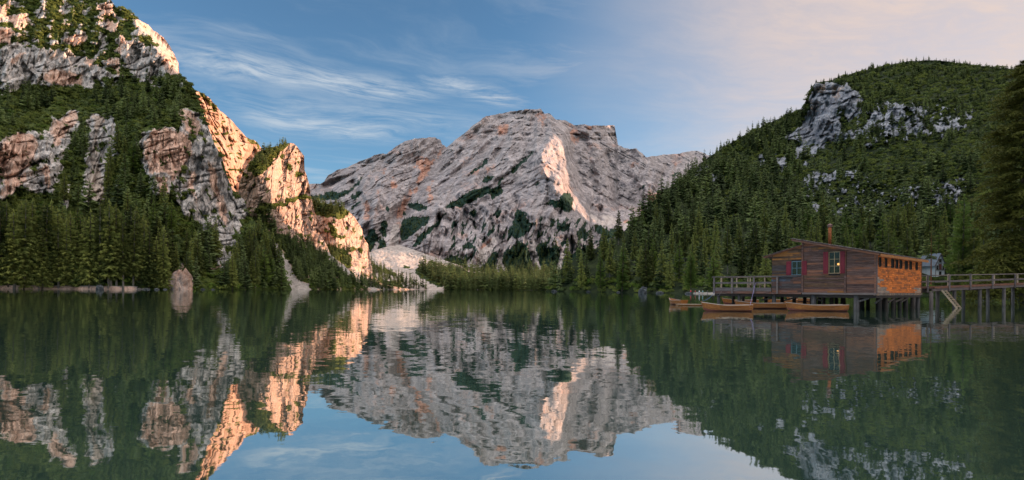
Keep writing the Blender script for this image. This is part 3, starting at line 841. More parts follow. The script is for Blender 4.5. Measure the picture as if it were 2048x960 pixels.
    d, t, s = linedist(px, py, [(1232, 262), (1200, 270), (1165, 268)])
    r = r + 45 * sstep(s, 0, 10) * np.exp(-(d / 25) ** 2)
    return r


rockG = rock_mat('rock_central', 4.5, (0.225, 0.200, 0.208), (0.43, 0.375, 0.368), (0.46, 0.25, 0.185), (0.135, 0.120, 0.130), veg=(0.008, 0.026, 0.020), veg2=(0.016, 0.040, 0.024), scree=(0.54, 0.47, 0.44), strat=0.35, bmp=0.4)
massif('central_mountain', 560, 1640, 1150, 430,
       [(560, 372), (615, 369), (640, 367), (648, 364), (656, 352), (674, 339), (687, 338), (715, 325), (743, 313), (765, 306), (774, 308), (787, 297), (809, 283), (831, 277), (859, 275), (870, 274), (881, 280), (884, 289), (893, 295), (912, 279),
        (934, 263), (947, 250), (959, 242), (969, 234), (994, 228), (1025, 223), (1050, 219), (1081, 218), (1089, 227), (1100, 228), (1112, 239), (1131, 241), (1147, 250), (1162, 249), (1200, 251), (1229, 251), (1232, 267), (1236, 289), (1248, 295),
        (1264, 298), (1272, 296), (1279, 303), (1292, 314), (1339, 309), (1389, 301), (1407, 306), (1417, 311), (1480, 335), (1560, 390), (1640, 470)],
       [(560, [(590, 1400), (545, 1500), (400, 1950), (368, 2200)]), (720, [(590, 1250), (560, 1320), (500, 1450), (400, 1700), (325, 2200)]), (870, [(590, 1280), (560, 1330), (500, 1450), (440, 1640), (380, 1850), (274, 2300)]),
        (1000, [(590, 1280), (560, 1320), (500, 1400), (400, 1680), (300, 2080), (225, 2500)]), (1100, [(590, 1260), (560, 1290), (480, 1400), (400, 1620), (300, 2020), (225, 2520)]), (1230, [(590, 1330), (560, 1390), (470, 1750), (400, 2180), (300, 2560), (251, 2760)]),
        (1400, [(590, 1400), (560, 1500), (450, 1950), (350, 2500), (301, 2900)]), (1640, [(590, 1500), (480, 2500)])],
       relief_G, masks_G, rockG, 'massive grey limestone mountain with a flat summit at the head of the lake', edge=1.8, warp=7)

# ---- scree fan and valley floor
mH = polymask([[[690, 520], [745, 500], [760, 494], [800, 488], [815, 490], [860, 510], [905, 523], [960, 540], [972, 546], [955, 552], [905, 541], [860, 534], [832, 536], [826, 545], [840, 556], [870, 572], [895, 576], [890, 590], [690, 590]]], 2)
mHv = polymask([([[744, 528], [790, 546], [800, 553], [796, 556], [770, 545], [742, 534]], 1), ([[808, 532], [822, 530], [820, 538], [808, 540]], 1), ([[770, 560], [800, 566], [820, 580], [760, 585]], 0.8), ([[855, 520], [880, 526], [878, 532], [856, 526]], 1)], 1)


def masks_H(px, py):
    wx, wy = 5 * fbm(px / 14, py / 14, 46, 3), 3 * fbm(px / 14, py / 14, 56, 3)
    wx = wx + 7 * fbm(px / 10, py / 5, 73, 4, 0.62)
    s = sample(mH, px + wx, py + wy); v = sample(mHv, px + wx, py + wy)
    sh = sstep(py, horizon(px) - 0.2, horizon(px) + 1) * np.maximum(sstep(px, 1022, 1030), np.exp(-((px - 960) / 6) ** 2))
    B = np.clip(s - v, 0, 1) + sh + 0.7 * np.exp(-((px - 1015 + (py - 550) * 2) / 10) ** 2) * sstep(py, 560, 550)
    return pack(1.0 - B * 1.3 + 0.3 * fbm(px / 8, py / 5, 68, 3) + 0.9 * sstep(fbm((px + 2 * py) / 16, py / 4, 74, 4), 0.22, 0.42) * sstep(py, 505, 530), 0.2 * B, B, 0.1 + 0 * px)


def relief_H(px, py, D, MK):
    return -14 * fbm(px / 30, py / 10, 211, 4) * sstep(py, 582, 560) - 9 * ridged((px + 1.5 * py) / 14, (py - 0.3 * px) / 6, 215, 3) * sstep(py, 582, 565)


rockH = rock_mat('scree_ground', 2.0, (0.40, 0.36, 0.34), (0.55, 0.49, 0.45), (0.55, 0.40, 0.33), (0.22, 0.20, 0.19), veg=(0.018, 0.034, 0.012), veg2=(0.050, 0.070, 0.022), scree=(0.50, 0.43, 0.39))
massif('scree_slope', 640, 1300, 520, 110,
       [(640, 540), (690, 520), (735, 506), (760, 497), (778, 492), (800, 491), (815, 495), (840, 504), (870, 514), (905, 526), (950, 541), (990, 548), (1040, 551), (1100, 551), (1160, 545), (1220, 535), (1300, 530)],
       [(640, [(590, 800), (545, 1000)]), (740, [(590, 820), (560, 920), (500, 1320)]), (800, [(590, 830), (560, 930), (490, 1420)]), (900, [(590, 840), (572, 900), (520, 1380)]), (1100, [(590, 860), (575, 920), (548, 1330)]), (1300, [(590, 880), (530, 1450)])],
       relief_H, masks_H, rockH, 'pale scree fan and wooded valley floor at the far end of the lake', edge=0.8, warp=3, back=0.3)

# ---- wooded hill on the right
Irock = [[[1630, 163], [1650, 168], [1680, 168], [1695, 165], [1710, 180], [1727, 198], [1715, 212], [1690, 228], [1678, 240], [1685, 262], [1700, 280], [1675, 285], [1650, 280], [1630, 290], [1615, 296], [1600, 290], [1575, 288], [1568, 272], [1590, 262], [1605, 245], [1612, 230], [1620, 215], [1616, 195], [1626, 180]],
         [[1517, 307], [1531, 307], [1529, 331], [1519, 333]], [[1556, 324], [1575, 304], [1580, 315], [1565, 333]], [[1583, 299], [1612, 294], [1607, 307], [1590, 310]], [[1618, 302], [1650, 280], [1657, 286], [1624, 312]], [[1598, 333], [1616, 324], [1614, 335]], [[1560, 335], [1578, 322], [1574, 335]],
         [[1773, 203], [1802, 208], [1808, 232], [1778, 232]], ([[1738, 224], [1770, 223], [1790, 235], [1832, 228], [1852, 250], [1857, 267], [1810, 273], [1788, 277], [1778, 262], [1748, 252]], 0.58), ([[1686, 226], [1722, 213], [1728, 225], [1698, 242]], 0.7),
         ([[1818, 213], [1868, 216], [1863, 231], [1828, 232]], 0.7), ([[1868, 262], [1878, 238], [1918, 233], [1915, 257], [1888, 268]], 0.5), ([[1898, 220], [1945, 223], [1945, 242]], 0.62), ([[1686, 268], [1720, 254], [1752, 238], [1748, 257], [1710, 278]], 0.64),
         ([[1606, 362], [1625, 343], [1660, 338], [1684, 345], [1672, 367], [1640, 377], [1636, 397], [1615, 402], [1602, 390]], 0.42), [[1618, 403], [1642, 415], [1630, 428]], ([[1658, 422], [1690, 410], [1710, 393], [1722, 405], [1692, 427], [1665, 438]], 0.45),
         ([[1780, 378], [1815, 368], [1870, 375], [1910, 358], [1928, 380], [1914, 412], [1880, 417], [1850, 402], [1808, 392]], 0.42), ([[1715, 290], [1745, 283], [1742, 296]], 0.64), ([[1385, 347], [1410, 323], [1418, 340], [1395, 362]], 0.62), ([[1402, 372], [1426, 353], [1424, 380]], 0.62), ([[1870, 195], [1892, 196], [1886, 206]], 0.7),
         ([[1680, 350], [1720, 335], [1715, 348], [1690, 362]], 0.4), ([[1700, 420], [1760, 400], [1800, 405], [1760, 420], [1720, 432]], 0.4)]
mI = polymask(Irock, 2)
mIw = polymask([[[1690, 225], [1740, 205], [1860, 205], [1945, 215], [1945, 262], [1860, 285], [1780, 290], [1700, 285]], ([[1600, 350], [1690, 330], [1735, 350], [1800, 380], [1880, 350], [1935, 350], [1935, 420], [1860, 428], [1760, 410], [1700, 440], [1620, 435]], 0.75),
                [[1375, 350], [1420, 315], [1440, 350], [1425, 385], [1395, 385]], [[1540, 300], [1620, 290], [1625, 335], [1550, 345]]], 8)
mIp = polymask([[[1630, 163], [1655, 168], [1650, 185], [1626, 185]], [[1660, 170], [1690, 168], [1680, 195], [1665, 205]], [[1616, 205], [1635, 215], [1640, 225], [1618, 228]], [[1595, 265], [1610, 250], [1606, 275]], [[1715, 190], [1727, 198], [1712, 212]]], 2)


def masks_I(px, py):
    wx, wy = 9 * fbm(px / 16, py / 16, 47, 5, 0.62), 8 * fbm(px / 16, py / 16, 57, 5, 0.62)
    rk = sample(mI, px + wx, py + wy); wide = sample(mIw, px + wx, py + wy)
    R = 1.0 - rk * 0.92 + (0.45 * fbm(px / 6, py / 8, 69, 4, 0.6)) * sstep(rk, 0.0, 0.3)
    R = R - wide * (0.30 + 1.5 * fbm(px / 10, py / 13, 71, 4, 0.6)) * (1 - rk)
    hz = horizon(px)
    sh = sstep(py, hz + 1.0, hz + 4.0) * sstep(px, 1380, 1400) * (0.5 + fbm(px / 12, py / 6, 70, 2))
    sh = sh * 0.25
    sh = np.maximum(sh, sstep(px, 1376, 1392) * sstep(px, 1470, 1440) * sstep(py, hz + 3.0, hz + 5.0) * (0.8 + 0.6 * fbm(px / 6, py / 3, 72, 3)))
    return pack(R - sh, sample(mIp, px + wx, py + wy) * 0.5, sh, 0.1 + 0.2 * rk)


def relief_I(px, py, D, MK):
    rk = 1 - np.clip(MK[..., 0], 0, 1)
    up = sstep(py, 560, 470)
    big = (px > 1560) * sstep(px, 1560, 1640)
    r = -(9 + 9 * big) * flutes(px, py, 1.0, 0.35, 221) * up * (0.4 + 0.6 * rk) - 8 * fbm(px / 40, py / 26, 231, 3) * up
    r = r - 5 * strata(py / 24 + 0.008 * px, px, py, 17) * up * (0.25 + 0.75 * rk) - 1.4 * fbm(px / 8, py / 8, 235, 3) * up
    r = r - (16 * facet(px / 34 + 0.01 * py, py / 46, 241, 1.0, 0.1, 0.4) + 4.5 * facet(px / 13, py / 22, 242) + 1.6 * facet(px / 6, py / 10, 243)) * rk * up
    r = r + (6 * cracks(px / 20, py / 70, 244, 0.08) + 7 * cracks(px / 60 + py / 200, py / 17 + px / 60, 245, 0.08)) * rk * up
    d, t, s = linedist(px, py, [(1640, 180), (1655, 215), (1668, 210), (1672, 200)])
    return r + 7 * np.exp(-(d / 5) ** 2)


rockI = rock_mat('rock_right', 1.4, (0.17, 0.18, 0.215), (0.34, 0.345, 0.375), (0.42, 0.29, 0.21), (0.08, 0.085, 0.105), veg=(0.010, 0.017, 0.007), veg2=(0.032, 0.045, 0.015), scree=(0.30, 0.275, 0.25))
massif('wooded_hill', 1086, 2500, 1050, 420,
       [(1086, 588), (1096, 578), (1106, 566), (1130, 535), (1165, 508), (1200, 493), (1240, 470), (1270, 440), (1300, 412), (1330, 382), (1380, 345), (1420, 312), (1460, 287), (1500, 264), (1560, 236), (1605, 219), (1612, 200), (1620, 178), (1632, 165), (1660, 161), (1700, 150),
        (1760, 133), (1820, 122), (1870, 120), (1920, 126), (1980, 134), (2048, 140), (2150, 118), (2300, 30), (2500, -60)],  # last points raise the unseen right end to shade the left cliffs
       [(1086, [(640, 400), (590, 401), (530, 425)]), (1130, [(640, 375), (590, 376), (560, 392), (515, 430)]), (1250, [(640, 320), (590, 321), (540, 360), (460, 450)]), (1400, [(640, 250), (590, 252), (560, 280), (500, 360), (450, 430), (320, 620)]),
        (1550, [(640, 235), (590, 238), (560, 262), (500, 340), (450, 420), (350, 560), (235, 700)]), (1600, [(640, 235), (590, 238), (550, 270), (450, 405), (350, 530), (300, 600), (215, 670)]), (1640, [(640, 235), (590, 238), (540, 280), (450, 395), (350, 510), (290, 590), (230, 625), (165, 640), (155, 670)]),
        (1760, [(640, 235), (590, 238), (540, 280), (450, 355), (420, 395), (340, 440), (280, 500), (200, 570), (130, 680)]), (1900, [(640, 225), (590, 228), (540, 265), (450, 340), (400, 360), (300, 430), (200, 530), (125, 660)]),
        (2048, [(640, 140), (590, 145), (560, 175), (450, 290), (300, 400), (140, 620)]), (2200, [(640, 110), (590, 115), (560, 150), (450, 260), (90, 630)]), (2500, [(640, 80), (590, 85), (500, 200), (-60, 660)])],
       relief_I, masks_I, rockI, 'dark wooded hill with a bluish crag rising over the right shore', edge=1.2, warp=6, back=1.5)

# ---- unseen high ridge added behind the hill to keep sun off the central mountain
massif('shade_ridge', 1690, 2700, 160, 60,
       [(1690, 400), (1740, 250), (1790, 190), (1850, 175), (1950, 172), (2050, 178), (2200, 220), (2450, 330), (2700, 450)],
       [(1690, [(640, 2600), (590, 2650), (250, 3250)]), (1800, [(640, 2500), (590, 2550), (190, 3100)]), (1950, [(640, 2400), (590, 2450), (170, 2950)]), (2200, [(640, 2300), (590, 2350), (200, 2850)]), (2700, [(640, 1700), (590, 1750), (300, 2300)])],
       lambda px, py, D, MK: -60 * flutes(px, py, 1.0, 0.2, 301) * sstep(py, 590, 520), lambda px, py: pack(0 * px + 0.1, 0 * px, 0 * px, 0 * px + 0.2), rockG, 'grey mountain ridge hidden behind the wooded hill')

massif('shade_ridge', 1770, 2600, 120, 50,  # lower unseen ridge, added to shade the foot of the central spur
       [(1770, 470), (1800, 370), (1835, 318), (1900, 312), (2000, 318), (2200, 350), (2600, 450)],
       [(1770, [(640, 1600), (590, 1650), (320, 1960)]), (2000, [(640, 1560), (590, 1600), (320, 1960)]), (2600, [(640, 1500), (590, 1550), (320, 1950)])],
       lambda px, py, D, MK: -40 * flutes(px, py, 1.0, 0.2, 303) * sstep(py, 590, 540), lambda px, py: pack(0 * px + 0.3, 0 * px, 0 * px, 0 * px + 0.2), rockG, 'lower grey shoulder of the ridge hidden behind the wooded hill')

# ---- unseen wooded slope added outside the view to keep sun off boathouse and footbridge
gx, gy = np.meshgrid(np.linspace(0, 900, 70), np.linspace(-600, 420, 70))
gX = np.maximum(95, 1.06 * gy + 85) + gx; gZ = 0.46 * gx + 9 * fbm(gX / 60, gy / 60, 401, 3) * sstep(gx, 0, 60) - 2.5
gZ = np.minimum(gZ, 260 + 0.1 * gZ)
hv = np.stack([gX, gy, gZ], -1).reshape(-1, 3); gi = np.arange(4900).reshape(70, 70)
hf = np.stack([gi[:-1, :-1], gi[:-1, 1:], gi[1:, 1:], gi[1:, :-1]], -1).reshape(-1, 4)
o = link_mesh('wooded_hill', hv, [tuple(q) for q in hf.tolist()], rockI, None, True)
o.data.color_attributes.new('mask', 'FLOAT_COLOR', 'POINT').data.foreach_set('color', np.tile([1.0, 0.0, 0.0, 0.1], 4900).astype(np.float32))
tag(o, 'wooded slope beyond the right end of the footbridge', None, None, 'structure')
SLOPE = (gX, gy, gZ)
rx, ry = np.meshgrid(np.linspace(1100, 1950, 60), np.linspace(200, 1080, 70))  # unseen spur added and shaped to keep sun off the upper left cliffs
rz = 560 * np.exp(-((rx - 1520) / 230) ** 2) * sstep(ry, 1012, 955) * (0.95 + 0.12 * fbm(rx / 120, ry / 120, 402, 3)) - 8
ri = np.arange(4200).reshape(70, 60)
o = link_mesh('shade_ridge', np.stack([rx, ry, rz], -1).reshape(-1, 3), [tuple(q) for q in np.stack([ri[:-1, :-1], ri[:-1, 1:], ri[1:, 1:], ri[1:, :-1]], -1).reshape(-1, 4).tolist()], rockG, None, True)
o.data.color_attributes.new('mask', 'FLOAT_COLOR', 'POINT').data.foreach_set('color', np.tile([0.4, 0.0, 0.0, 0.1], 4200).astype(np.float32))
tag(o, 'mountain spur that ends west of the lake, outside the picture', None, None, 'structure')

# ---- lake bed and water
gm, k = new_mat('lake_bed')
finish(k, k.mix(k.noise(k.n('ShaderNodeTexCoord').outputs['Object'], 0.2, 5), (0.10, 0.12, 0.09), (0.18, 0.18, 0.14)), 0.9)
MB().box(-9000, 9000, -3000, 9000, -9.0, -6.5).build('ground', gm)['kind'] = 'structure'

wm, k = new_mat('lake_water')
geo = k.n('ShaderNodeNewGeometry')
pos = geo.outputs['Position']
n1 = k.noise(k.mapping(pos, (1.0, 1.25, 1)), 0.55, 4, 0.55, 0.3, 'Color')
n2 = k.noise(k.mapping(pos, (1.0, 1.15, 1), (0, 0, 0.3)), 2.6, 4, 0.55, 0.2, 'Color')
n3 = k.noise(k.mapping(pos, (1.0, 1.6, 1), (0, 0, -0.2)), 0.035, 3, 0.5, 0.0, 'Fac')
amp = k.ramp(n3, 0.35, 0.65, 0.55, 1.25)
v = k.vmath('ADD', k.vmath('SCALE', k.vmath('SUBTRACT', n1, (0.5, 0.5, 0.5)), 0.024), k.vmath('SCALE', k.vmath('SUBTRACT', n2, (0.5, 0.5, 0.5)), 0.044))
v = k.vmath('MULTIPLY', k.vmath('SCALE', v, amp), (0.6, 1.0, 0.0))
nrm = k.vmath('NORMALIZE', k.vmath('ADD', v, (0, 0, 1)))
gl = k.n('ShaderNodeBsdfGlossy', Color=(0.90, 0.93, 0.93), Roughness=0.018, Normal=nrm)
df = k.n('ShaderNodeBsdfDiffuse', Color=(0.042, 0.082, 0.064))
fr = k.n('ShaderNodeFresnel', IOR=1.45, Normal=nrm)
fac = k.math('ADD', k.math('MULTIPLY', fr, 0.40), 0.60, clamp=True)
k.n('ShaderNodeOutputMaterial', Surface=k.n('ShaderNodeMixShader', _0=fac, _1=df, _2=gl))
link_mesh('lake_water', [(-3000, -400, 0), (3000, -400, 0), (3000, 2500, 0), (-3000, 2500, 0)], [(0, 1, 2, 3)], wm)['kind'] = 'structure'
# ------------------------------------------------------------------ vegetation
bark = plain_mat('bark', (0.085, 0.066, 0.050), 0.9, 0.35, 4.0, 0.1)
bark_pale = plain_mat('bark_pale', (0.16, 0.14, 0.12), 0.9, 0.35, 4.0, 0.1)
M_spruce = leaf_mat('spruce_needles', (0.024, 0.038, 0.010), (0.250, 0.275, 0.070))
M_larch = leaf_mat('larch_needles', (0.075, 0.120, 0.024), (0.160, 0.215, 0.045))
M_far = leaf_mat('far_needles', (0.026, 0.044, 0.015), (0.125, 0.165, 0.055), dry=(0.155, 0.195, 0.075))
M_farlarch = leaf_mat('far_larch_needles', (0.060, 0.090, 0.024), (0.170, 0.215, 0.070))
M_near = leaf_mat('near_needles', (0.026, 0.031, 0.007), (0.170, 0.165, 0.024))
M_bush = leaf_mat('bush_leaves', (0.046, 0.070, 0.015), (0.165, 0.195, 0.040))
M_bushbright = leaf_mat('bright_bush_leaves', (0.060, 0.110, 0.016), (0.130, 0.180, 0.028))  # brighter green is the leaf colour itself


def conifer(seed, levels, per, twigs, H=20.0, rad=0.135, bare=0.06, droop=0.35, up=0.0, shape=0.85, gap=0.12, tw=0.42):
    """crown of real branches: each a tapering spray of hanging twigs. returns crown verts/faces, trunk verts/faces"""
    r = random.Random(seed)
    V, Fc = [], []
    lean = (r.uniform(-0.01, 0.01), r.uniform(-0.01, 0.01))
    for li in range(levels):
        f = (li + r.uniform(-0.3, 0.3)) / (levels - 1)
        z = H * (bare + (0.985 - bare) * min(max(f, 0), 1)); z0_ = z
        q = (z / H - bare) / (1 - bare)
        R = H * rad * max(0.02, max(0.0, 1 - q) ** shape) * (1.0 if q > 0.12 else 0.70 + 2.5 * q)
        n = max(4, int(per * (0.55 + 0.45 * (1 - q)) + 0.5))
        a0 = r.uniform(0, 6.283)
        for b in range(n):
            if r.random() < gap: continue
            th = a0 + 6.283 * (b + r.uniform(-0.35, 0.35)) / n
            L = R * r.uniform(0.62, 1.18)
            d = Vector((math.cos(th), math.sin(th), 0)); s = Vector((-d.y, d.x, 0))
            z = z0_ + r.uniform(-0.6, 0.6) * H / levels
            o = Vector((lean[0] * z, lean[1] * z, z))
            dr = droop * r.uniform(0.6, 1.3) * (1.2 - q)
            P = lambda t: o + d * (L * t) + Vector((0, 0, L * (up * t - dr * t * t + 0.12 * t)))
            if twigs == 0:
                w_ = L * tw * r.uniform(0.8, 1.2); m = P(0.5)
                hang = Vector((0, 0, -L * 0.20 - H * 0.012))
                i = len(V); V += [tuple(P(0.02)), tuple(m + s * w_ + hang), tuple(P(1.0)), tuple(m - s * w_ + hang), tuple(P(0.55) + Vector((0, 0, L * 0.06)))]
                Fc += [(i, i + 1, i + 4), (i + 1, i + 2, i + 4), (i + 2, i + 3, i + 4), (i + 3, i, i + 4)]
                continue
            for t_ in range(twigs):
                t0 = 0.12 + 0.80 * t_ / twigs; t1 = t0 + 0.95 / twigs
                wl = L * tw * (1.05 - 0.75 * t0) * r.uniform(0.6, 1.2)
                for sg in (-1, 1):
                    tip = P(min(1.0, t1 + 0.05)) + s * sg * wl + Vector((0, 0, -wl * r.uniform(0.05, 0.75)))
                    i = len(V); V += [tuple(P(t0)), tuple(P(t1)), tuple(tip)]; Fc.append((i, i + 1, i + 2))
                    t2 = P(t1) + s * sg * wl * 0.45 + Vector((0, 0, -(wl * 0.5 + H * 0.018) * r.uniform(0.7, 1.3)))
                    i = len(V); V += [tuple(P(t0 * 0.8)), tuple(P(t1)), tuple(t2)]; Fc.append((i, i + 1, i + 2))
            i = len(V); a, c = P(0.75), P(1.06)
            V += [tuple(a - s * L * 0.07), tuple(a + s * L * 0.07), tuple(c)]; Fc.append((i, i + 1, i + 2))
    i = len(V); zt = H * 0.95
    for a in range(3):
        th = a * 2.09
        V += [(lean[0] * zt + math.cos(th) * H * 0.012, lean[1] * zt + math.sin(th) * H * 0.012, zt), (lean[0] * zt + math.cos(th + 2) * H * 0.012, lean[1] * zt + math.sin(th + 2) * H * 0.012, zt), (lean[0] * H, lean[1] * H, H * 1.01)]
        Fc.append((i, i + 1, i + 2)); i += 3
    tb = MB().tube([(0, 0, -0.06 * H), (0, 0, 0.02 * H), (lean[0] * 0.5 * H, lean[1] * 0.5 * H, 0.5 * H), (lean[0] * H, lean[1] * H, 0.98 * H)], [H * 0.017, H * 0.013, H * 0.008, H * 0.001], 6, False)
    return V, Fc, tb.v, tb.f


def mesh_of(name, v, f, mats, mi=None, smooth=False):
    me = bpy.data.meshes.new(name); me.from_pydata([tuple(p) for p in v], [], f)
    for m in mats: me.materials.append(m)
    if mi: me.polygons.foreach_set('material_index', mi)
    me.update()
    return me


def proto(seed, leaf, brk, **kw):
    v, f, tv, tf = conifer(seed, **kw)
    return mesh_of('crown', v, f, [leaf]), mesh_of('trunk', tv, tf, [brk])


SPR = [proto(s, M_spruce, b, levels=30, per=8, twigs=5, tw=0.46, gap=0.10, rad=rd, bare=ba, shape=sh) for s, b, rd, ba, sh in
       ((1, bark, 0.170, 0.05, 0.74), (2, bark_pale, 0.145, 0.14, 0.66), (3, bark, 0.185, 0.04, 0.82), (4, bark_pale, 0.150, 0.22, 0.60), (5, bark, 0.170, 0.07, 0.72))]
LAR = [proto(s, M_larch, bark, levels=20, per=8, twigs=4, rad=rd, bare=0.10, droop=0.22, up=0.12, shape=0.72, gap=0.18, tw=0.52) for s, rd in ((11, 0.19), (12, 0.21), (13, 0.175))]


def far_proto(name, seed, leaf, **kw):
    v, f, tv, tf = conifer(seed, **kw)
    n = len(v)
    me = mesh_of(name, v + tv, f + [tuple(i + n for i in q) for q in tf], [leaf, bark], [0] * len(f) + [1] * len(tf))
    return bpy.data.objects.new(name, me)


FARP = [far_proto('far_tree_a', 21, M_far, levels=15, per=8, twigs=0, rad=0.20, bare=0.05, shape=0.66, tw=0.46),
        far_proto('far_tree_b', 22, M_far, levels=13, per=7, twigs=0, rad=0.25, bare=0.08, shape=0.55, tw=0.48),
        far_proto('far_tree_c', 23, M_far, levels=16, per=7, twigs=0, rad=0.18, bare=0.05, shape=0.72, tw=0.46),
        far_proto('far_tree_d', 24, M_farlarch, levels=14, per=7, twigs=0, rad=0.27, bare=0.06, shape=0.48, gap=0.2, droop=0.15, up=0.1, tw=0.36)]


def bush_proto(name, seed, leaf, n=90, flat=0.65):
    r = random.Random(seed); V, Fc = [], []
    lobes = [(Vector((r.uniform(-.5, .5), r.uniform(-.5, .5), r.uniform(0.1, 0.45))), r.uniform(0.35, 0.6)) for _ in range(6)]
    for i in range(n):
        c, rr = lobes[i % 6]
        d = Vector((r.gauss(0, 1), r.gauss(0, 1), abs(r.gauss(0, 1)) * 0.9 + 0.05)).normalized()
        p = c + d * rr * r.uniform(0.7, 1.05); p.z *= flat * 1.3
        t = d.cross(Vector((r.gauss(0, 1), r.gauss(0, 1), r.gauss(0, 1)))).normalized(); b = d.cross(t)
        q = r.uniform(0.10, 0.20)
        k_ = len(V); V += [tuple(p - t * q), tuple(p + b * q * 0.7), tuple(p + t * q + d * q * 0.6), tuple(p - b * q * 0.7)]
        Fc.append((k_, k_ + 1, k_ + 2, k_ + 3))
    return bpy.data.objects.new(name, mesh_of(name, V, Fc, [leaf]))


BUSHP = [bush_proto('bush_a', 31, M_bush), bush_proto('bush_b', 32, M_bush, 80, 0.5), bush_proto('bush_c', 33, M_far, 70, 0.6), bush_proto('bush_d', 34, M_bushbright, 80, 0.8)]


def instancer(name, pts, scl, rot, idx, protos, label):
    me = bpy.data.meshes.new(name)
    me.from_pydata([tuple(p) for p in pts], [], [])
    a = me.attributes.new('scl', 'FLOAT_VECTOR', 'POINT'); a.data.foreach_set('vector', np.array(scl, np.float32).ravel())
    a = me.attributes.new('rot', 'FLOAT_VECTOR', 'POINT'); a.data.foreach_set('vector', np.array(rot, np.float32).ravel())
    a = me.attributes.new('idx', 'INT', 'POINT'); a.data.foreach_set('value', np.array(idx, np.int32))
    o = bpy.data.objects.new(name, me); COL.objects.link(o)
    ng = bpy.data.node_groups.new(name, 'GeometryNodeTree')
    ng.interface.new_socket('Geometry', in_out='INPUT', socket_type='NodeSocketGeometry')
    ng.interface.new_socket('Geometry', in_out='OUTPUT', socket_type='NodeSocketGeometry')
    N = ng.nodes; Lk = ng.links
    gi, go = N.new('NodeGroupInput'), N.new('NodeGroupOutput')
    jn = N.new('GeometryNodeJoinGeometry')
    for p in reversed(protos):
        oi = N.new('GeometryNodeObjectInfo'); oi.inputs['Object'].default_value = p; oi.inputs['As Instance'].default_value = True
        Lk.new(oi.outputs['Geometry'], jn.inputs[0])
    ip = N.new('GeometryNodeInstanceOnPoints'); ip.inputs['Pick Instance'].default_value = True

    def att(nm, ty):
        nd = N.new('GeometryNodeInputNamedAttribute'); nd.data_type = ty; nd.inputs['Name'].default_value = nm
        return nd.outputs['Attribute']
    er = N.new('FunctionNodeEulerToRotation'); Lk.new(att('rot', 'FLOAT_VECTOR'), er.inputs[0])
    Lk.new(gi.outputs[0], ip.inputs['Points']); Lk.new(jn.outputs[0], ip.inputs['Instance'])
    Lk.new(att('idx', 'INT'), ip.inputs['Instance Index']); Lk.new(er.outputs[0], ip.inputs['Rotation']); Lk.new(att('scl', 'FLOAT_VECTOR'), ip.inputs['Scale'])
    Lk.new(ip.outputs[0], go.inputs[0])
    md = o.modifiers.new('scatter', 'NODES'); md.node_group = ng
    return tag(o, label, None, None, 'stuff')


def inpoly(p, x, y):
    c = False
    for k_ in range(len(p)):
        (ax, ay), (bx, by) = p[k_], p[(k_ + 1) % len(p)]
        if (ay > y) != (by > y) and x < (bx - ax) * (y - ay) / (by - ay) + ax: c = not c
    return c


REST_EXTRA = []
TREES = []      # x, y, z, height in m, height in picture, kind, place
TR = random.Random(5)


def add_tree(ter, px, py, hp, kind, place, veg=None):
    s = surf(ter, px, py)
    if s is None: return False
    x, y, z, mk = s
    if z < 0.15: return False
    if veg is not None and mk[0] - mk[2] < veg: return False
    TREES.append((x, y, z, hp * y / F, hp, kind, place))
    return True


def fill(ter, poly, n, h0, h1, place, larch=0.1, veg=None, sink=0):
    xs = [p[0] for p in poly]; ys = [p[1] for p in poly]; got = tries = 0; used = []
    md = math.sqrt((max(xs) - min(xs)) * (max(ys) - min(ys)) / max(n, 1)) * 0.38
    while got < n and tries < n * 30:
        tries += 1
        px, py = TR.uniform(min(xs), max(xs)), TR.uniform(min(ys), max(ys))
        if not inpoly(poly, px, py): continue
        if any(abs(px - u) < md and abs(py - v_) < md for u, v_ in used): continue
        if add_tree(ter, px, py, TR.uniform(h0, h1), 'larch' if TR.random() < larch else 'spruce', place, veg):
            used.append((px, py)); got += 1


# left shore, row behind row
for row, (dy, n, h0, h1) in enumerate(((1.5, 19, 105, 165), (7, 22, 120, 175), (16, 24, 115, 165), (30, 24, 105, 150), (48, 24, 90, 125), (70, 24, 70, 100), (95, 22, 50, 80))):
    for i_ in range(n):
        px = -150 + (340 + 150) * (i_ + TR.uniform(0.05, 0.95)) / n
        hh = TR.uniform(h0, h1) * (1 - 0.25 * sstep(np.array(px), 250, 345))
        if TR.random() < 0.14: hh *= 0.45
        add_tree('cliff_mountain', px, horizon(px) + (1.65 / 320 * F) - dy - TR.uniform(0, 3), hh, 'larch' if TR.random() < (0.06 if row < 2 else 0.14) else 'spruce', 'left_shore')
fill('cliff_mountain', [(345, 572), (360, 520), (400, 480), (440, 500), (430, 545), (400, 576)], 22, 45, 80, 'left_point', 0.15)
fill('cliff_mountain', [(440, 577), (470, 545), (488, 505), (512, 498), (545, 535), (578, 580)], 70, 50, 82, 'left_point', 0.08)
fill('cliff_mountain', [(120, 420), (130, 380), (180, 400), (215, 330), (245, 260), (280, 300), (290, 380), (345, 420), (400, 470), (430, 505), (400, 545), (120, 480)], 44, 42, 78, 'left_slope', 0.4, 0.4)
fill('cliff_mountain', [(185, 190), (240, 170), (330, 165), (375, 178), (392, 215), (375, 262), (350, 250), (300, 262), (240, 250), (200, 235)], 50, 26, 44, 'left_ledge', 0.4, 0.4)
fill('cliff_mountain', [(-40, 200), (60, 180), (115, 175), (120, 200), (60, 250), (-40, 270)], 24, 26, 44, 'left_ledge', 0.25, 0.4)
fill('cliff_mountain', [(125, 330), (150, 250), (175, 250), (165, 350), (140, 380)], 12, 26, 40, 'left_slope', 0.3, 0.3)
fill('cliff_mountain', [(0, 90), (100, 20), (230, 90), (320, 150), (150, 110)], 26, 10, 20, 'left_top', 0.1, 0.5)
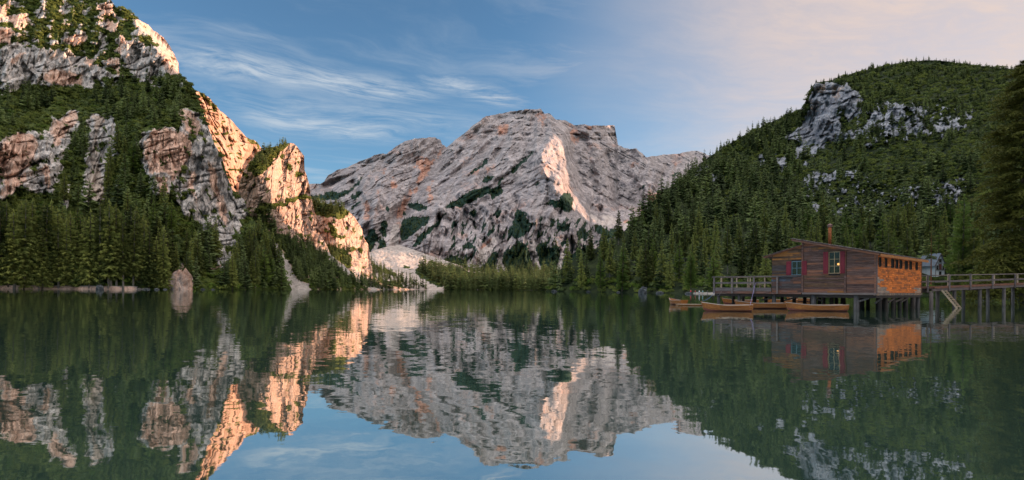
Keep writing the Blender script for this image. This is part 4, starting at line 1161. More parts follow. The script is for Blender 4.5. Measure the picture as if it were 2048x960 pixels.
add_tree('cliff_mountain', 376, 158, 12, 'spruce', 'left_top')
fill('rock_tower', [(500, 332), (535, 298), (582, 288), (562, 302), (530, 335)], 26, 13, 25, 'tower', 0.15)
fill('rock_tower', [(515, 425), (540, 412), (610, 392), (612, 398), (550, 420)], 12, 8, 13, 'tower', 0.1)
fill('rock_tower', [(548, 475), (590, 480), (640, 503), (690, 535), (750, 582), (612, 582), (585, 548)], 170, 16, 32, 'tower_foot', 0.18, 0.2)
fill('rock_tower', [(500, 445), (520, 420), (545, 450), (560, 480), (540, 500)], 26, 20, 40, 'tower_foot', 0.1)
fill('rock_knob', [(606, 408), (640, 404), (692, 416), (684, 432), (640, 426), (610, 420)], 44, 13, 24, 'knob', 0.25)
fill('rock_knob', [(640, 492), (700, 503), (702, 532), (660, 515)], 26, 14, 26, 'knob', 0.2)
fill('rock_knob', [(722, 556), (760, 570), (830, 583), (720, 582)], 30, 16, 28, 'knob', 0.15)
fill('scree_slope', [(838, 541), (900, 545), (960, 554), (1010, 552), (1112, 553), (1130, 585), (905, 582), (872, 568)], 330, 20, 36, 'valley', 0.15, 0.4)
fill('scree_slope', [(890, 579), (1110, 580), (1120, 584), (890, 583)], 60, 26, 38, 'valley', 0.15)
fill('scree_slope', [(742, 530), (800, 555), (860, 580), (744, 582)], 75, 11, 24, 'valley', 0.1)
fill('central_mountain', [(1000, 522), (1043, 487), (1062, 528), (1062, 550), (1004, 545)], 60, 7, 13, 'far_slope', 0.1, 0.4)
fill('central_mountain', [(1073, 489), (1111, 485), (1130, 525), (1200, 478), (1225, 470), (1170, 552), (1078, 550)], 70, 7, 12, 'far_slope', 0.1, 0.4)
fill('central_mountain', [(880, 522), (990, 510), (990, 548), (900, 545)], 60, 7, 12, 'far_slope', 0.1, 0.4)
fill('central_mountain', [(800, 448), (858, 436), (815, 478), (740, 505), (727, 478)], 40, 4, 7, 'far_slope', 0.1, 0.5)

_n = 0
while _n < 1500:
    px, py = TR.uniform(620, 1260), TR.uniform(330, 548)
    s1 = surf('central_mountain', px, py)
    if s1 is None or s1[3][0] < 0.55: 
        _n += 0.05; continue
    TREES.append((s1[0], s1[1], s1[2], TR.uniform(3.5, 8.0) * s1[1] / F, 5.0, 'spruce', 'far_slope')); _n += 1

# right hill
ITOP = TER['wooded_hill']


def hill_tree_h(px, py):
    h = np.interp(py, [115, 160, 250, 350, 450, 520, 560, 590], [12, 15, 22, 33, 50, 66, 82, 92])
    near = np.interp(px, [1090, 1130, 1250, 1400, 2048], [0.62, 0.70, 0.88, 1.0, 1.05])
    return h * (1 + (near - 1) * sstep(np.array(py), 380, 520))


py = 108.0
while py < 592:
    step = hill_tree_h(1400, py)
    px = 1088.0
    while px < 2300:
        x_ = px + TR.uniform(-0.5, 0.5) * step * 0.36; y_ = py + TR.uniform(-0.4, 0.4) * step * 0.26
        tp = np.interp(x_, ITOP['px'], ITOP['top'])
        px += step * (0.36 if px < 1600 or py > 440 else 0.40)
        if y_ < tp + 0.6: continue
        dens = 1.0
        if x_ > 1600:
            lim = 440 + 18 * pnoise(x_ / 40, 0.5, 3)
            if y_ < lim:
                dens = 0.10 + 0.75 * max(0, 1 - (y_ - tp) / 13)
                cl = fbm(x_ / 26, y_ / 18, 88, 2)
                if cl > 0.16: dens = max(dens, 0.55)
        elif y_ < 420 and x_ > 1440:
            c_ = sstep(np.array(fbm(x_ / 34, y_ / 24, 89, 2)), -0.25, 0.2)
            dens = 0.30 + 0.70 * float(c_)
            dens = max(dens, 0.85 * max(0, 1 - (y_ - tp) / 12))
        if 1395 < x_ < 1475 and y_ > 581: continue
        if 1848 < x_ < 1912 and y_ > 548: continue
        if x_ > 1990 and y_ > 545: dens *= 0.3
        if TR.random() > dens: continue
        hp = hill_tree_h(x_, y_) * TR.uniform(0.62, 1.36)
        if y_ < tp + 9: hp *= TR.uniform(0.42, 0.85)
        if TR.random() < 0.10: hp *= 0.6
        lar = 0.04 + 0.55 * float(sstep(np.array(fbm(x_ / 55, y_ / 40, 90, 3)), 0.0, 0.35))
        add_tree('wooded_hill', x_, y_, hp, 'larch' if TR.random() < lar else 'spruce', 'right_shore' if y_ > 545 else 'right_hill', 0.25)
    py += step * 0.25

for _ in range(420):
    i_, j_ = TR.randrange(8, 69), TR.randrange(4, 69)
    REST_EXTRA.append((SLOPE[0][i_, j_] + TR.uniform(-6, 6), SLOPE[1][i_, j_], SLOPE[2][i_, j_] - 0.5, TR.uniform(16, 28), TR.choice(('spruce', 'spruce', 'larch'))))
TREES.sort(key=lambda t: -t[4])
LAB = {
    ('left_shore', 'spruce'): ('tall dark green spruce in the dense belt along the left lakeshore', 'spruces along the left lakeshore'),
    ('left_shore', 'larch'): ('light green larch among dark spruces in the belt along the left lakeshore', 'larches along the left lakeshore'),
    ('left_point', 'spruce'): ('dark spruce on the wooded point between pale outcrop and scree chute', 'spruces on the wooded point'),
    ('left_point', 'larch'): ('light green larch on the wooded point between pale outcrop and scree chute', 'larches on the wooded point'),
    ('left_slope', 'spruce'): ('green spruce climbing the scrub slope between the pink left cliffs', 'spruces on the scrub slope'),
    ('left_slope', 'larch'): ('yellow green larch climbing the scrub slope between the pink left cliffs', 'larches on the scrub slope'),
    ('left_ledge', 'spruce'): ('small spruce on the green ledge halfway up the left cliffs', 'spruces on the cliff ledge'),
    ('left_ledge', 'larch'): ('small light green larch on the green ledge halfway up the left cliffs', 'larches on the cliff ledge'),
    ('right_shore', 'spruce'): ('tall dark spruce at the foot of the wooded hill on the right shore', 'spruces along the right shore'),
    ('right_shore', 'larch'): ('bright green larch at the foot of the wooded hill on the right shore', 'larches along the right shore'),
    ('right_hill', 'spruce'): ('dark spruce on the lower slope of the wooded hill on the right', 'spruces on the wooded hill'),
    ('right_hill', 'larch'): ('light green larch on the lower slope of the wooded hill on the right', 'larches on the wooded hill'),
}
LIMIT = 285
SEG = ((110, 'left of the small grey boulder'), (235, 'behind the small grey boulder'), (400, 'left of the pale outcrop'))
SEGR = ((1290, 'left of the large pale boulder'), (1480, 'above the gravel beach'), (1720, 'behind the boathouse'), (2400, 'behind the footbridge'))
rest = [t for t in REST_EXTRA if t[2] > 1.0]
count = 0
for (x, y, z, h, hp, kind, place) in TREES:
    vis = -70 < 1024 + F * x / y < 2120
    if count < LIMIT and vis and (place, kind) in LAB:
        cr, tk = TR.choice(SPR if kind == 'spruce' else LAR)
        e = empty('spruce_tree' if kind == 'spruce' else 'larch_tree', (x, y, z - 0.2), TR.uniform(0, 6.28))
        e.rotation_euler = (TR.uniform(-0.025, 0.025), TR.uniform(-0.025, 0.025), TR.uniform(0, 6.28))
        s_ = h / 20.0; w_ = s_ * TR.uniform(0.85, 1.2)
        e.scale = (w_, w_, s_)
        lb, gp = LAB[(place, kind)]
        ppx = 1024 + F * x / y
        if place == 'left_shore':
            sg = next(q for lim, q in SEG if ppx < lim) if ppx < 399 else SEG[-1][1]
            rw = 'at the waterline' if z < 2.2 else ('mid shore belt' if z < 12 else 'behind the shore belt')
            sz = 'young' if hp < 75 else ('tall' if hp > 120 else 'middling')
            tkd = ('light green larch' if kind == 'larch' else ('bare trunked spruce' if cr in (SPR[1][0], SPR[3][0]) else 'bushy spruce'))
            lb = '%s %s %s, %s' % (sz, tkd, rw, sg); gp = lb
        elif place in ('right_shore', 'right_hill'):
            sg = next(q for lim, q in SEGR if ppx < lim)
            rw = 'at the shore' if z < 4 else ('low on the wooded hill' if z < 25 else 'higher on the wooded hill')
            tkd = 'light green larch' if kind == 'larch' else ('dark spruce with pale trunk' if cr in (SPR[1][0], SPR[3][0]) else 'dark bushy spruce')
            lb = '%s %s, %s' % (tkd, rw, sg); gp = lb
        elif kind == 'spruce':
            lb = lb + (', trunk bare' if cr in (SPR[1][0], SPR[3][0]) else ', green to its foot'); gp = gp + (' with bare trunks' if cr in (SPR[1][0], SPR[3][0]) else ' green to the foot')
        tag(e, lb, 'tree', gp)
        for nm, me in (('crown', cr), ('trunk', tk)):
            o = bpy.data.objects.new(nm, me); COL.objects.link(o); o.parent = e
        count += 1
    else:
        rest.append((x, y, z, h, kind))
instancer('forest', [(t[0], t[1], t[2] - 0.2) for t in rest],
          [(t[3] / 20 * q, t[3] / 20 * q, t[3] / 20) for t, q in ((t, TR.uniform(0.78, 1.40)) for t in rest)],
          [(TR.uniform(-0.03, 0.03), TR.uniform(-0.03, 0.03), TR.uniform(0, 6.28)) for _ in rest],
          [(3 if t[4] == 'larch' else TR.randint(0, 2)) for t in rest], FARP, 'distant conifer forest covering the hillsides, ledges and valley floor')
print('trees', len(TREES), 'things', count)

# scrub on the ledges
bp, bs, br, bi = [], [], [], []


def scrub(ter, x0, x1, y0, y1, n, s0, s1, thr=0.5, bright=0.0, poly=None):
    got = 0
    for _ in range(n * 6):
        if got >= n: break
        px, py = TR.uniform(x0, x1), TR.uniform(y0, y1)
        if poly and not inpoly(poly, px, py): continue
        s = surf(ter, px, py)
        if s is None or s[3][0] < thr or s[3][2] > 0.4 or s[2] < 0.3: continue
        q = TR.uniform(s0, s1) * s[1] / F
        bp.append((s[0], s[1], s[2] - q * 0.15)); bs.append((q, q, q * TR.uniform(0.8, 1.3))); br.append((0, 0, TR.uniform(0, 6.28)))
        bi.append(3 if TR.random() < bright else TR.choice((0, 0, 1, 1, 2))); got += 1


scrub('cliff_mountain', -200, 480, -40, 180, 2600, 3, 7, 0.55, 0.05)
scrub('cliff_mountain', -200, 480, 150, 480, 5200, 3.5, 9, 0.66, 0.06)
scrub('cliff_mountain', -200, 578, 540, 580, 300, 5, 13, 0.3, 0.5)
scrub('cliff_mountain', 360, 500, 240, 570, 500, 4, 9, 0.5, 0.06)
scrub('sunlit_ridge', 390, 540, 180, 420, 260, 2.5, 5, 0.55)
scrub('rock_tower', 480, 770, 285, 580, 900, 3, 7, 0.55, 0.04)
scrub('rock_knob', 600, 820, 398, 580, 260, 3, 6, 0.55, 0.04)
scrub('scree_slope', 690, 1130, 500, 582, 500, 3, 6, 0.5, 0.04)
scrub('wooded_hill', 1440, 2060, 130, 450, 6000, 3.5, 8, 0.6, 0.0)
scrub('wooded_hill', 1090, 2060, 555, 592, 500, 5, 13, 0.3, 0.25)
instancer('shrubbery', bp, bs, br, bi, BUSHP, 'low mountain pine scrub and bushes growing on ledges, slopes and banks')
# ------------------------------------------------------------------ boathouse on piles
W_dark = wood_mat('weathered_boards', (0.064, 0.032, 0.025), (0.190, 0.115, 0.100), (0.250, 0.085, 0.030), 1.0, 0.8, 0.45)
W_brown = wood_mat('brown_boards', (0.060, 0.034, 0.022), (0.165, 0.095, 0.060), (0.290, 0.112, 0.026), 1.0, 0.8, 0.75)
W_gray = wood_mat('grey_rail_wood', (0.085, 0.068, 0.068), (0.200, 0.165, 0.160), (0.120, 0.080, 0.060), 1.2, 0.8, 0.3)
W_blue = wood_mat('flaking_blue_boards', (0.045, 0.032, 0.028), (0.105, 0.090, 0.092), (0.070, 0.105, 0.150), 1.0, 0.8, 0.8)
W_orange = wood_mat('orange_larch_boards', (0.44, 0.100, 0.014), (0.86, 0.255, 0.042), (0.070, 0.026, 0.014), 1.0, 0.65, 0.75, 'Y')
W_rail2 = wood_mat('pale_rail_wood', (0.30, 0.22, 0.15), (0.46, 0.36, 0.26), (0.25, 0.17, 0.11), 1.2, 0.8, 0.3)
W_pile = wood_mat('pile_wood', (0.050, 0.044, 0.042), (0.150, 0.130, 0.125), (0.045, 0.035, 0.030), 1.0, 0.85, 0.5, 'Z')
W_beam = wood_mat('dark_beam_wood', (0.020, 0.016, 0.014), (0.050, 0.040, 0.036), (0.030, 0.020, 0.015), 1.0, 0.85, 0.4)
W_shut = wood_mat('red_shutter_paint', (0.130, 0.012, 0.022), (0.220, 0.026, 0.040), (0.100, 0.014, 0.020), 1.0, 0.6, 0.4, 'Z')
W_roof = wood_mat('roof_shingles', (0.060, 0.050, 0.050), (0.190, 0.165, 0.160), (0.075, 0.060, 0.055), 1.0, 0.85, 0.4)
W_trim = wood_mat('orange_trim', (0.26, 0.095, 0.030), (0.42, 0.180, 0.060), (0.20, 0.08, 0.03), 1.0, 0.7, 0.3, 'Y')
W_boat = wood_mat('varnished_hull', (0.170, 0.058, 0.013), (0.340, 0.125, 0.028), (0.120, 0.040, 0.012), 0.8, 0.35, 0.4)
W_boatlow = wood_mat('red_hull_paint', (0.130, 0.038, 0.028), (0.190, 0.064, 0.048), (0.090, 0.030, 0.022), 0.8, 0.5, 0.4)
W_boatin = wood_mat('boat_inside', (0.460, 0.140, 0.022), (0.640, 0.240, 0.050), (0.380, 0.110, 0.020), 0.8, 0.45, 0.3)
W_white = wood_mat('gunwale_wood', (0.34, 0.25, 0.20), (0.50, 0.39, 0.32), (0.40, 0.28, 0.20), 1.0, 0.5, 0.3)
M_rust = plain_mat('rusty_pipe', (0.26, 0.075, 0.022), 0.75, 0.5, 4.0, 0.3)
M_cap = plain_mat('pipe_cap', (0.16, 0.08, 0.075), 0.6, 0.3, 6.0, 0.4)
M_void = plain_mat('dark_inside', (0.012, 0.011, 0.010), 0.9, 0.2)
M_sash = plain_mat('sash_wood', (0.34, 0.24, 0.14), 0.6, 0.25, 8.0)
M_sashb = plain_mat('blue_grey_sash', (0.13, 0.20, 0.24), 0.6, 0.25, 8.0)
M_rope = plain_mat('blue_rope', (0.035, 0.085, 0.22), 0.8, 0.2, 9.0)
M_ropev = plain_mat('violet_rope', (0.20, 0.16, 0.36), 0.8, 0.2, 9.0)
M_roped = plain_mat('grey_rope', (0.16, 0.12, 0.12), 0.8, 0.2, 9.0)
gm, k = new_mat('window_glass')
k.n('ShaderNodeOutputMaterial', Surface=k.n('ShaderNodeMixShader', _0=0.015, _1=k.n('ShaderNodeBsdfTransparent', Color=(0.75, 0.8, 0.8)), _2=k.n('ShaderNodeBsdfGlossy', Color=(0.9, 0.95, 1.0), Roughness=0.06)))
M_glass = gm
lm, k = new_mat('lamp_glow')
k.n('ShaderNodeOutputMaterial', Surface=k.n('ShaderNodeEmission', Color=(1.0, 0.42, 0.12), Strength=0.9))

CX0, CY0 = 30.2, 46.0
UX, UY = 0.65, -0.76                      # along the front wall, towards the corner
NRM = math.hypot(UX, UY); UX, UY = UX / NRM, UY / NRM
EX, EY = -UY, UX                          # along the side wall, away from the lake
house = empty('boathouse', (CX0, CY0, 0), math.atan2(UY, UX))
tag(house, 'dark weathered wooden boathouse on piles with red shutters and orange end wall', 'boathouse')


def front(px, py=None, y=0.0):
    """local x on the front wall (offset y) below a picture column, and local z for a picture row"""
    X0, Y0 = CX0 + EX * y, CY0 + EY * y
    t = (px - 1024.0) / F
    s = (t * Y0 - X0) / (UX - t * UY)
    if py is None: return s
    D = Y0 + UY * s
    return s, CAMH + D * raydir(px, py)[1]


def sidey(px, py=None, x=0.0):
    X0, Y0 = CX0 + UX * x, CY0 + UY * x
    t = (px - 1024.0) / F
    s = (t * Y0 - X0) / (EX - t * EY)
    if py is None: return s
    return s, CAMH + (Y0 + EY * s) * raydir(px, py)[1]


XL, XM, XD = front(1543), front(1605), front(1428)
SIDE = sidey(1842)
ZF = front(1752, 586)[1]                  # underside of the wall
ZEAVE = front(1752, 508)[1]; ZPEAK = front(1605, 484)[1]
SL = (ZEAVE - ZPEAK) / (0 - XM)
roofz = lambda x: ZPEAK + SL * (x - XM)
ZLL, ZLH = front(1543, 511)[1], front(1605, 492)[1]
leanz = lambda x: ZLH + (ZLL - ZLH) * (x - XM) / (XL - XM)
WR = random.Random(3)


def wall_planks(parent, xa, xb, z0, ztop, mat_fn, ph=0.17, y0=-0.035, th=0.035, holes=(), breaks=2, inv=None):
    """boards between xa and xb from z0 up to a sloping top line; holes = (x0, x1, z0, z1)"""
    z = z0
    while True:
        za, zb = z, z + ph * WR.uniform(0.9, 1.1)
        zmax = max(ztop(xa), ztop(xb))
        if za > zmax - 0.02: break
        segs = [(xa, xb)]
        for (hx0, hx1, hz0, hz1) in holes:
            if zb > hz0 + 0.01 and za < hz1 - 0.01:
                ns = []
                for s0, s1 in segs:
                    if hx0 > s0: ns.append((s0, min(s1, hx0)))
                    if hx1 < s1: ns.append((max(s0, hx1), s1))
                segs = [q for q in ns if q[1] - q[0] > 0.02]
        fin = []
        for s0, s1 in segs:
            cuts = sorted(WR.uniform(s0, s1) for _ in range(breaks if s1 - s0 > 2.5 else 0) if WR.random() < 0.5)
            pts = [s0] + cuts + [s1]
            fin += [(a, b) for a, b in zip(pts, pts[1:]) if b - a > 0.05]
        for s0, s1 in fin:
            def lim(zv, end0, end1):
                # part of [end0, end1] that lies under the roof line at height zv
                a, b = end0, end1
                if ztop(a) < zv and ztop(b) < zv: return None
                if ztop(a) < zv: a = a + (b - a) * (zv - ztop(a)) / (ztop(b) - ztop(a))
                if ztop(b) < zv: b = b + (a - b) * (zv - ztop(b)) / (ztop(a) - ztop(b))
                return a, b
            zt = zb - 0.012
            l0 = lim(za, s0, s1)
            if l0 is None: continue
            l1 = lim(zt, s0, s1)
            if l1 is None:
                zt = min(zt, max(ztop(s0), ztop(s1)) - 0.002); l1 = lim(zt, s0, s1) or (l0[0], l0[0] + 0.01)
                if zt <= za + 0.01: continue
            g = 0.004; o_ = WR.uniform(-0.010, 0.010)
            yo, yi = y0 - th + o_, y0 + o_
            m = MB().hexa([(l0[0] + g, yo, za), (l0[1] - g, yo, za), (l0[1] - g, yi, za), (l0[0] + g, yi, za),
                           (l1[0] + g, yo + 0.008, zt), (l1[1] - g, yo + 0.008, zt), (l1[1] - g, yi, zt), (l1[0] + g, yi, zt)])
            m.build('plank', mat_fn((l0[0] + l0[1]) / 2, (za + zt) / 2), parent)
        z = zb


# core walls (behind the boards)
WT = 0.10
wall = MB()
w1x0, w1z0 = front(1658.5, 546); w1x1, w1z1 = front(1679, 504)
w2x0, w2z0 = front(1584, 549); w2x1, w2z1 = front(1604, 523)
w2x1 = min(w2x1, XM - 0.12)


def core(mb, xa, xb, z0, ztop, hx0, hx1, hz0, hz1, y0, y1):
    q = lambda a, b, za, ta, tb: mb.hexa([(a, y0, za), (b, y0, za), (b, y1, za), (a, y1, za), (a, y0, ta), (b, y0, tb), (b, y1, tb), (a, y1, ta)])
    q(xa, hx0, z0, ztop(xa) - 0.02, ztop(hx0) - 0.02); q(hx1, xb, z0, ztop(hx1) - 0.02, ztop(xb) - 0.02)
    q(hx0, hx1, z0, hz0, hz0); q(hx0, hx1, hz1, ztop(hx0) - 0.02, ztop(hx1) - 0.02)


core(wall, XM + 0.001, -0.10, ZF, roofz, w1x0, w1x1, w1z0, w1z1, 0.0, 0.08)
fwall = wall.build('front_wall', W_beam, house)
wall = MB(); core(wall, XL, XM - 0.001, ZF, leanz, w2x0, w2x1, w2z0, w2z1, 0.06, 0.14)
lwall = wall.build('annex_wall', W_beam, house)
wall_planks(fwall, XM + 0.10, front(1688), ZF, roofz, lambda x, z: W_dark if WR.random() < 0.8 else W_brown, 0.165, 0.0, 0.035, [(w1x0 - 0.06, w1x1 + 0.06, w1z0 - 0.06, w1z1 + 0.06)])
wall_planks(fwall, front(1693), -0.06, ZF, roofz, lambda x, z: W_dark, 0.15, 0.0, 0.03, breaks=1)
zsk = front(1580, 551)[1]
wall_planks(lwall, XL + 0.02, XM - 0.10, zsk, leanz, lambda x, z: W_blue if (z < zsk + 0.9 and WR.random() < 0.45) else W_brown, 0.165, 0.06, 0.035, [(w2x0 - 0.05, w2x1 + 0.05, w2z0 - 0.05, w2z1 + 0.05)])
skirt = MB().box(XL, XM - 0.10, -0.02, 0.045, ZF, zsk - 0.03).build('skirt_wall', W_beam, house)
wall_planks(skirt, XL + 0.01, XM - 0.11, ZF, lambda x: zsk - 0.03, lambda x, z: W_blue if WR.random() < 0.3 else W_dark, 0.20, -0.03, 0.035)
# posts and sills of the front
for px, tp, wd in ((1605, None, 0.17), (1690.5, None, 0.15), (1751, None, 0.14)):
    x = front(px) if px != 1751 else -0.07
    MB().box(x - wd / 2, x + wd / 2, -0.085, 0.0, ZF - 0.06, roofz(x) - 0.05, 0.008).build('corner_post' if px == 1751 else 'post', W_dark, house)
MB().box(XM, 0.02, -0.10, -0.001, ZF - 0.16, ZF - 0.012, 0.01).build('sill_beam', W_gray, house)
MB().box(XL - 0.02, XM - 0.1, -0.12, -0.03, ZF - 0.15, ZF - 0.012, 0.01).build('sill_beam', W_dark, house)


# windows: frame, panes, muntins, shutters
def window(x0, x1, z0, z1, y, cols, rows, sash, shut, sw):
    f = MB()
    t = 0.05
    f.box(x0 - t, x0, y - 0.05, y + 0.05, z0, z1).box(x1, x1 + t, y - 0.05, y + 0.05, z0, z1).box(x0 - t, x1 + t, y - 0.05, y + 0.05, z1, z1 + t).box(x0 - t - 0.03, x1 + t + 0.03, y - 0.10, y + 0.05, z0 - 0.05, z0)
    fr = f.build('window', sash, house)
    cw, rh = (x1 - x0) / cols, (z1 - z0) / rows
    for c in range(cols):
        for r in range(rows):
            MB().box(x0 + c * cw + 0.012, x0 + (c + 1) * cw - 0.012, y + 0.010, y + 0.016, z0 + r * rh + 0.012, z0 + (r + 1) * rh - 0.012).build('pane', M_glass, fr)
    mm = MB()
    for c in range(1, cols): mm.box(x0 + c * cw - 0.02, x0 + c * cw + 0.02, y - 0.025, y + 0.03, z0, z1)
    for r in range(1, rows): mm.box(x0, x1, y - 0.022, y + 0.027, z0 + r * rh - 0.018, z0 + r * rh + 0.018)
    mm.build('muntin', sash, fr)
    for sd_ in shut:
        a, b = (x0 - t - 0.02 - sw, x0 - t - 0.02) if sd_ < 0 else (x1 + t + 0.02, x1 + t + 0.02 + sw)
        s = MB().box(a, b, y - 0.135, y - 0.10, z0 - 0.06, z1 + 0.05).build('shutter', W_shut, house)
        for q in range(4):
            bw = (b - a) / 4
            MB().box(a + q * bw + 0.006, a + (q + 1) * bw - 0.006, y - 0.150, y - 0.136, z0 - 0.05, z1 + 0.04).build('board', W_shut, s)
        for zz in (z0 + 0.12, z1 - 0.18):
            MB().box(a + 0.01, b - 0.01, y - 0.168, y - 0.151, zz, zz + 0.07).build('batten', W_shut, s)
    return fr


sw = front(1657.5) - front(1648)
wn = window(w1x0, w1x1, w1z0, w1z1, 0.0, 2, 3, M_sash, (-1, 1), sw)
bm = bmesh.new(); bmesh.ops.create_icosphere(bm, subdivisions=2, radius=0.10, matrix=Matrix.Translation((front(1673), 0.4, front(1673, 528)[1])))
me = bpy.data.meshes.new('lamp_glow'); bm.to_mesh(me); bm.free(); me.materials.append(lm)
o = bpy.data.objects.new('lamp_glow', me); COL.objects.link(o); o.parent = wn
window(w2x0, w2x1, w2z0, w2z1, 0.06, 2, 2, M_sashb, (-1, 1), front(1583) - front(1573.5))
MB().box(front(1648), front(1691), -0.09, -0.036, front(1670, 502)[1], front(1670, 499)[1]).build('lintel', W_brown, house)

# orange end wall: rows of short boards, with the row of narrow openings under the eave
ow0, ow1 = 0.12, SIDE - 0.05
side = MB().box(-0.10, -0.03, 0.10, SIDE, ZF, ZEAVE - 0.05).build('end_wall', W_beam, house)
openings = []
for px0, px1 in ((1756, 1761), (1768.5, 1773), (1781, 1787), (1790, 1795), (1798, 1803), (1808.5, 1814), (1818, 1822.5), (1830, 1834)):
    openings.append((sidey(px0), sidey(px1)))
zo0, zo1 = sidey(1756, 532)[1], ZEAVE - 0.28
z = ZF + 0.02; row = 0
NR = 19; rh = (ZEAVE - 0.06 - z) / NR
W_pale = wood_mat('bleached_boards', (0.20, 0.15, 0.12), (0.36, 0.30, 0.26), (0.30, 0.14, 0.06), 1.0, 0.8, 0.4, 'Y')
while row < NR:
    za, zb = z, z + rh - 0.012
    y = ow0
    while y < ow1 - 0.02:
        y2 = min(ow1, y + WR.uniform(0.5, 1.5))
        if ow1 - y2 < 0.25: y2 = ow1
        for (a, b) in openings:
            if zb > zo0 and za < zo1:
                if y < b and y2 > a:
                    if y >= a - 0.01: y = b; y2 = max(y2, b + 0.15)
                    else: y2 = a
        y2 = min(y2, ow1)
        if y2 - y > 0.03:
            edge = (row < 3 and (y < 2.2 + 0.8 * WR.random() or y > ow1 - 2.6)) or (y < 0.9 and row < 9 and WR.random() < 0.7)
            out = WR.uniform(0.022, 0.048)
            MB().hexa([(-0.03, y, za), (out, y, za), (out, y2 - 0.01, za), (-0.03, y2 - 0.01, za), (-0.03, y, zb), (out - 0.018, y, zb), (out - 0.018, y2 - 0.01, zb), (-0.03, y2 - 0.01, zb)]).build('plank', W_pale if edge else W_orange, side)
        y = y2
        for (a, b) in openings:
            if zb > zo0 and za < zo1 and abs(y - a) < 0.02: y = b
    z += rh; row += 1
for (a, b) in openings:
    f = MB().box(-0.028, 0.055, a - 0.03, a + 0.015, zo0 - 0.02, zo1 + 0.02).box(-0.028, 0.055, b - 0.015, b + 0.03, zo0 - 0.02, zo1 + 0.02).box(-0.028, 0.060, a + 0.016, b - 0.016, zo0 - 0.03, zo0 + 0.02)
    f = f.build('window', W_beam, house)
    MB().box(-0.029, -0.02, a + 0.017, b - 0.017, zo0 + 0.021, zo1 + 0.02).build('pane', M_void, f)
MB().box(-0.10, 0.06, 0.0, 0.11, ZF - 0.05, ZEAVE - 0.03, 0.006).build('corner_post', W_gray, house)
MB().box(-0.10, 0.05, SIDE, SIDE + 0.12, ZF - 0.05, ZEAVE - 0.03, 0.006).build('corner_post', W_brown, house)
MB().box(XL, XL + 0.1, 0.15, SIDE, ZF, ZLL - 0.05).build('back_side_wall', W_beam, house)
rw_ = MB()
for a, b, fz in ((XM, 0.0, roofz), (XL, XM - 0.001, leanz)):
    rw_.hexa([(a, SIDE + 0.001, ZF), (b, SIDE + 0.001, ZF), (b, SIDE + 0.1, ZF), (a, SIDE + 0.1, ZF), (a, SIDE + 0.001, fz(a) - 0.02), (b, SIDE + 0.001, fz(b) - 0.02), (b, SIDE + 0.1, fz(b) - 0.02), (a, SIDE + 0.1, fz(a) - 0.02)])
rw_.build('rear_wall', W_beam, house)
MB().box(XM - 0.06, XM + 0.06, 0.15, SIDE - 0.01, ZF, ZPEAK - 0.05).build('inner_wall', W_beam, house)
MB().box(XL + 0.1, -0.11, 0.15, SIDE, ZF - 0.10, ZF + 0.02).build('floor_deck', W_beam, house)
for i_ in range(26):                              # joist ends along the orange wall
    y = 0.25 + (SIDE - 0.4) * i_ / 25
    MB().box(-0.5, 0.12, y - 0.06, y + 0.06, ZF - 0.20, ZF - 0.015, 0.01).build('joist', W_pale, house)
MB().box(-0.20, -0.02, 0.0, SIDE, ZF - 0.42, ZF - 0.21).build('edge_beam', W_beam, house)

# roofs: board layers with shingles along the visible edges
OVF, OVB, OVE = 0.55, 0.6, 0.42
rb = MB(); x0r, x1r = XM - 0.75, OVE
q = lambda x, dz: roofz(x) + dz
rb.hexa([(x0r, -OVF, q(x0r, 0.0)), (x1r, -OVF, q(x1r, 0.0)), (x1r, SIDE + OVB, q(x1r, 0.0)), (x0r, SIDE + OVB, q(x0r, 0.0)), (x0r, -OVF, q(x0r, 0.07)), (x1r, -OVF, q(x1r, 0.07)), (x1r, SIDE + OVB, q(x1r, 0.07)), (x0r, SIDE + OVB, q(x0r, 0.07))])
roof = rb.build('roof', W_beam, house)
for j, (dz0, dz1, dy) in enumerate(((-0.06, 0.085, 0.05), (0.088, 0.15, 0.10))):
    MB().hexa([(x0r, -OVF - dy, q(x0r, dz0)), (x1r - 0.05, -OVF - dy, q(x1r - 0.05, dz0)), (x1r - 0.05, -OVF - dy + 0.046, q(x1r - 0.05, dz0)), (x0r, -OVF - dy + 0.046, q(x0r, dz0)),
               (x0r, -OVF - dy, q(x0r, dz1)), (x1r - 0.05, -OVF - dy, q(x1r - 0.05, dz1)), (x1r - 0.05, -OVF - dy + 0.046, q(x1r - 0.05, dz1)), (x0r, -OVF - dy + 0.046, q(x0r, dz1))]).build('verge_board', W_dark, roof)
nx = 34
for i_ in range(nx):
    xa = x0r - 0.05 + (x1r - x0r + 0.1) * i_ / nx; xb = xa + (x1r - x0r) / nx * 1.15
    for yy, wy in ((-OVF - 0.16, 0.7), (-OVF + 0.54, 0.9)):
        dz = 0.155 + WR.uniform(0, 0.025)
        MB().hexa([(xa, yy, q(xa, dz)), (xb, yy, q(xb, dz - 0.02)), (xb, yy + wy, q(xb, dz - 0.02)), (xa, yy + wy, q(xa, dz)),
                   (xa, yy, q(xa, dz + 0.03)), (xb, yy, q(xb, dz + 0.012)), (xb, yy + wy, q(xb, dz + 0.012)), (xa, yy + wy, q(xa, dz + 0.03))]).build('shingle', W_roof, roof)
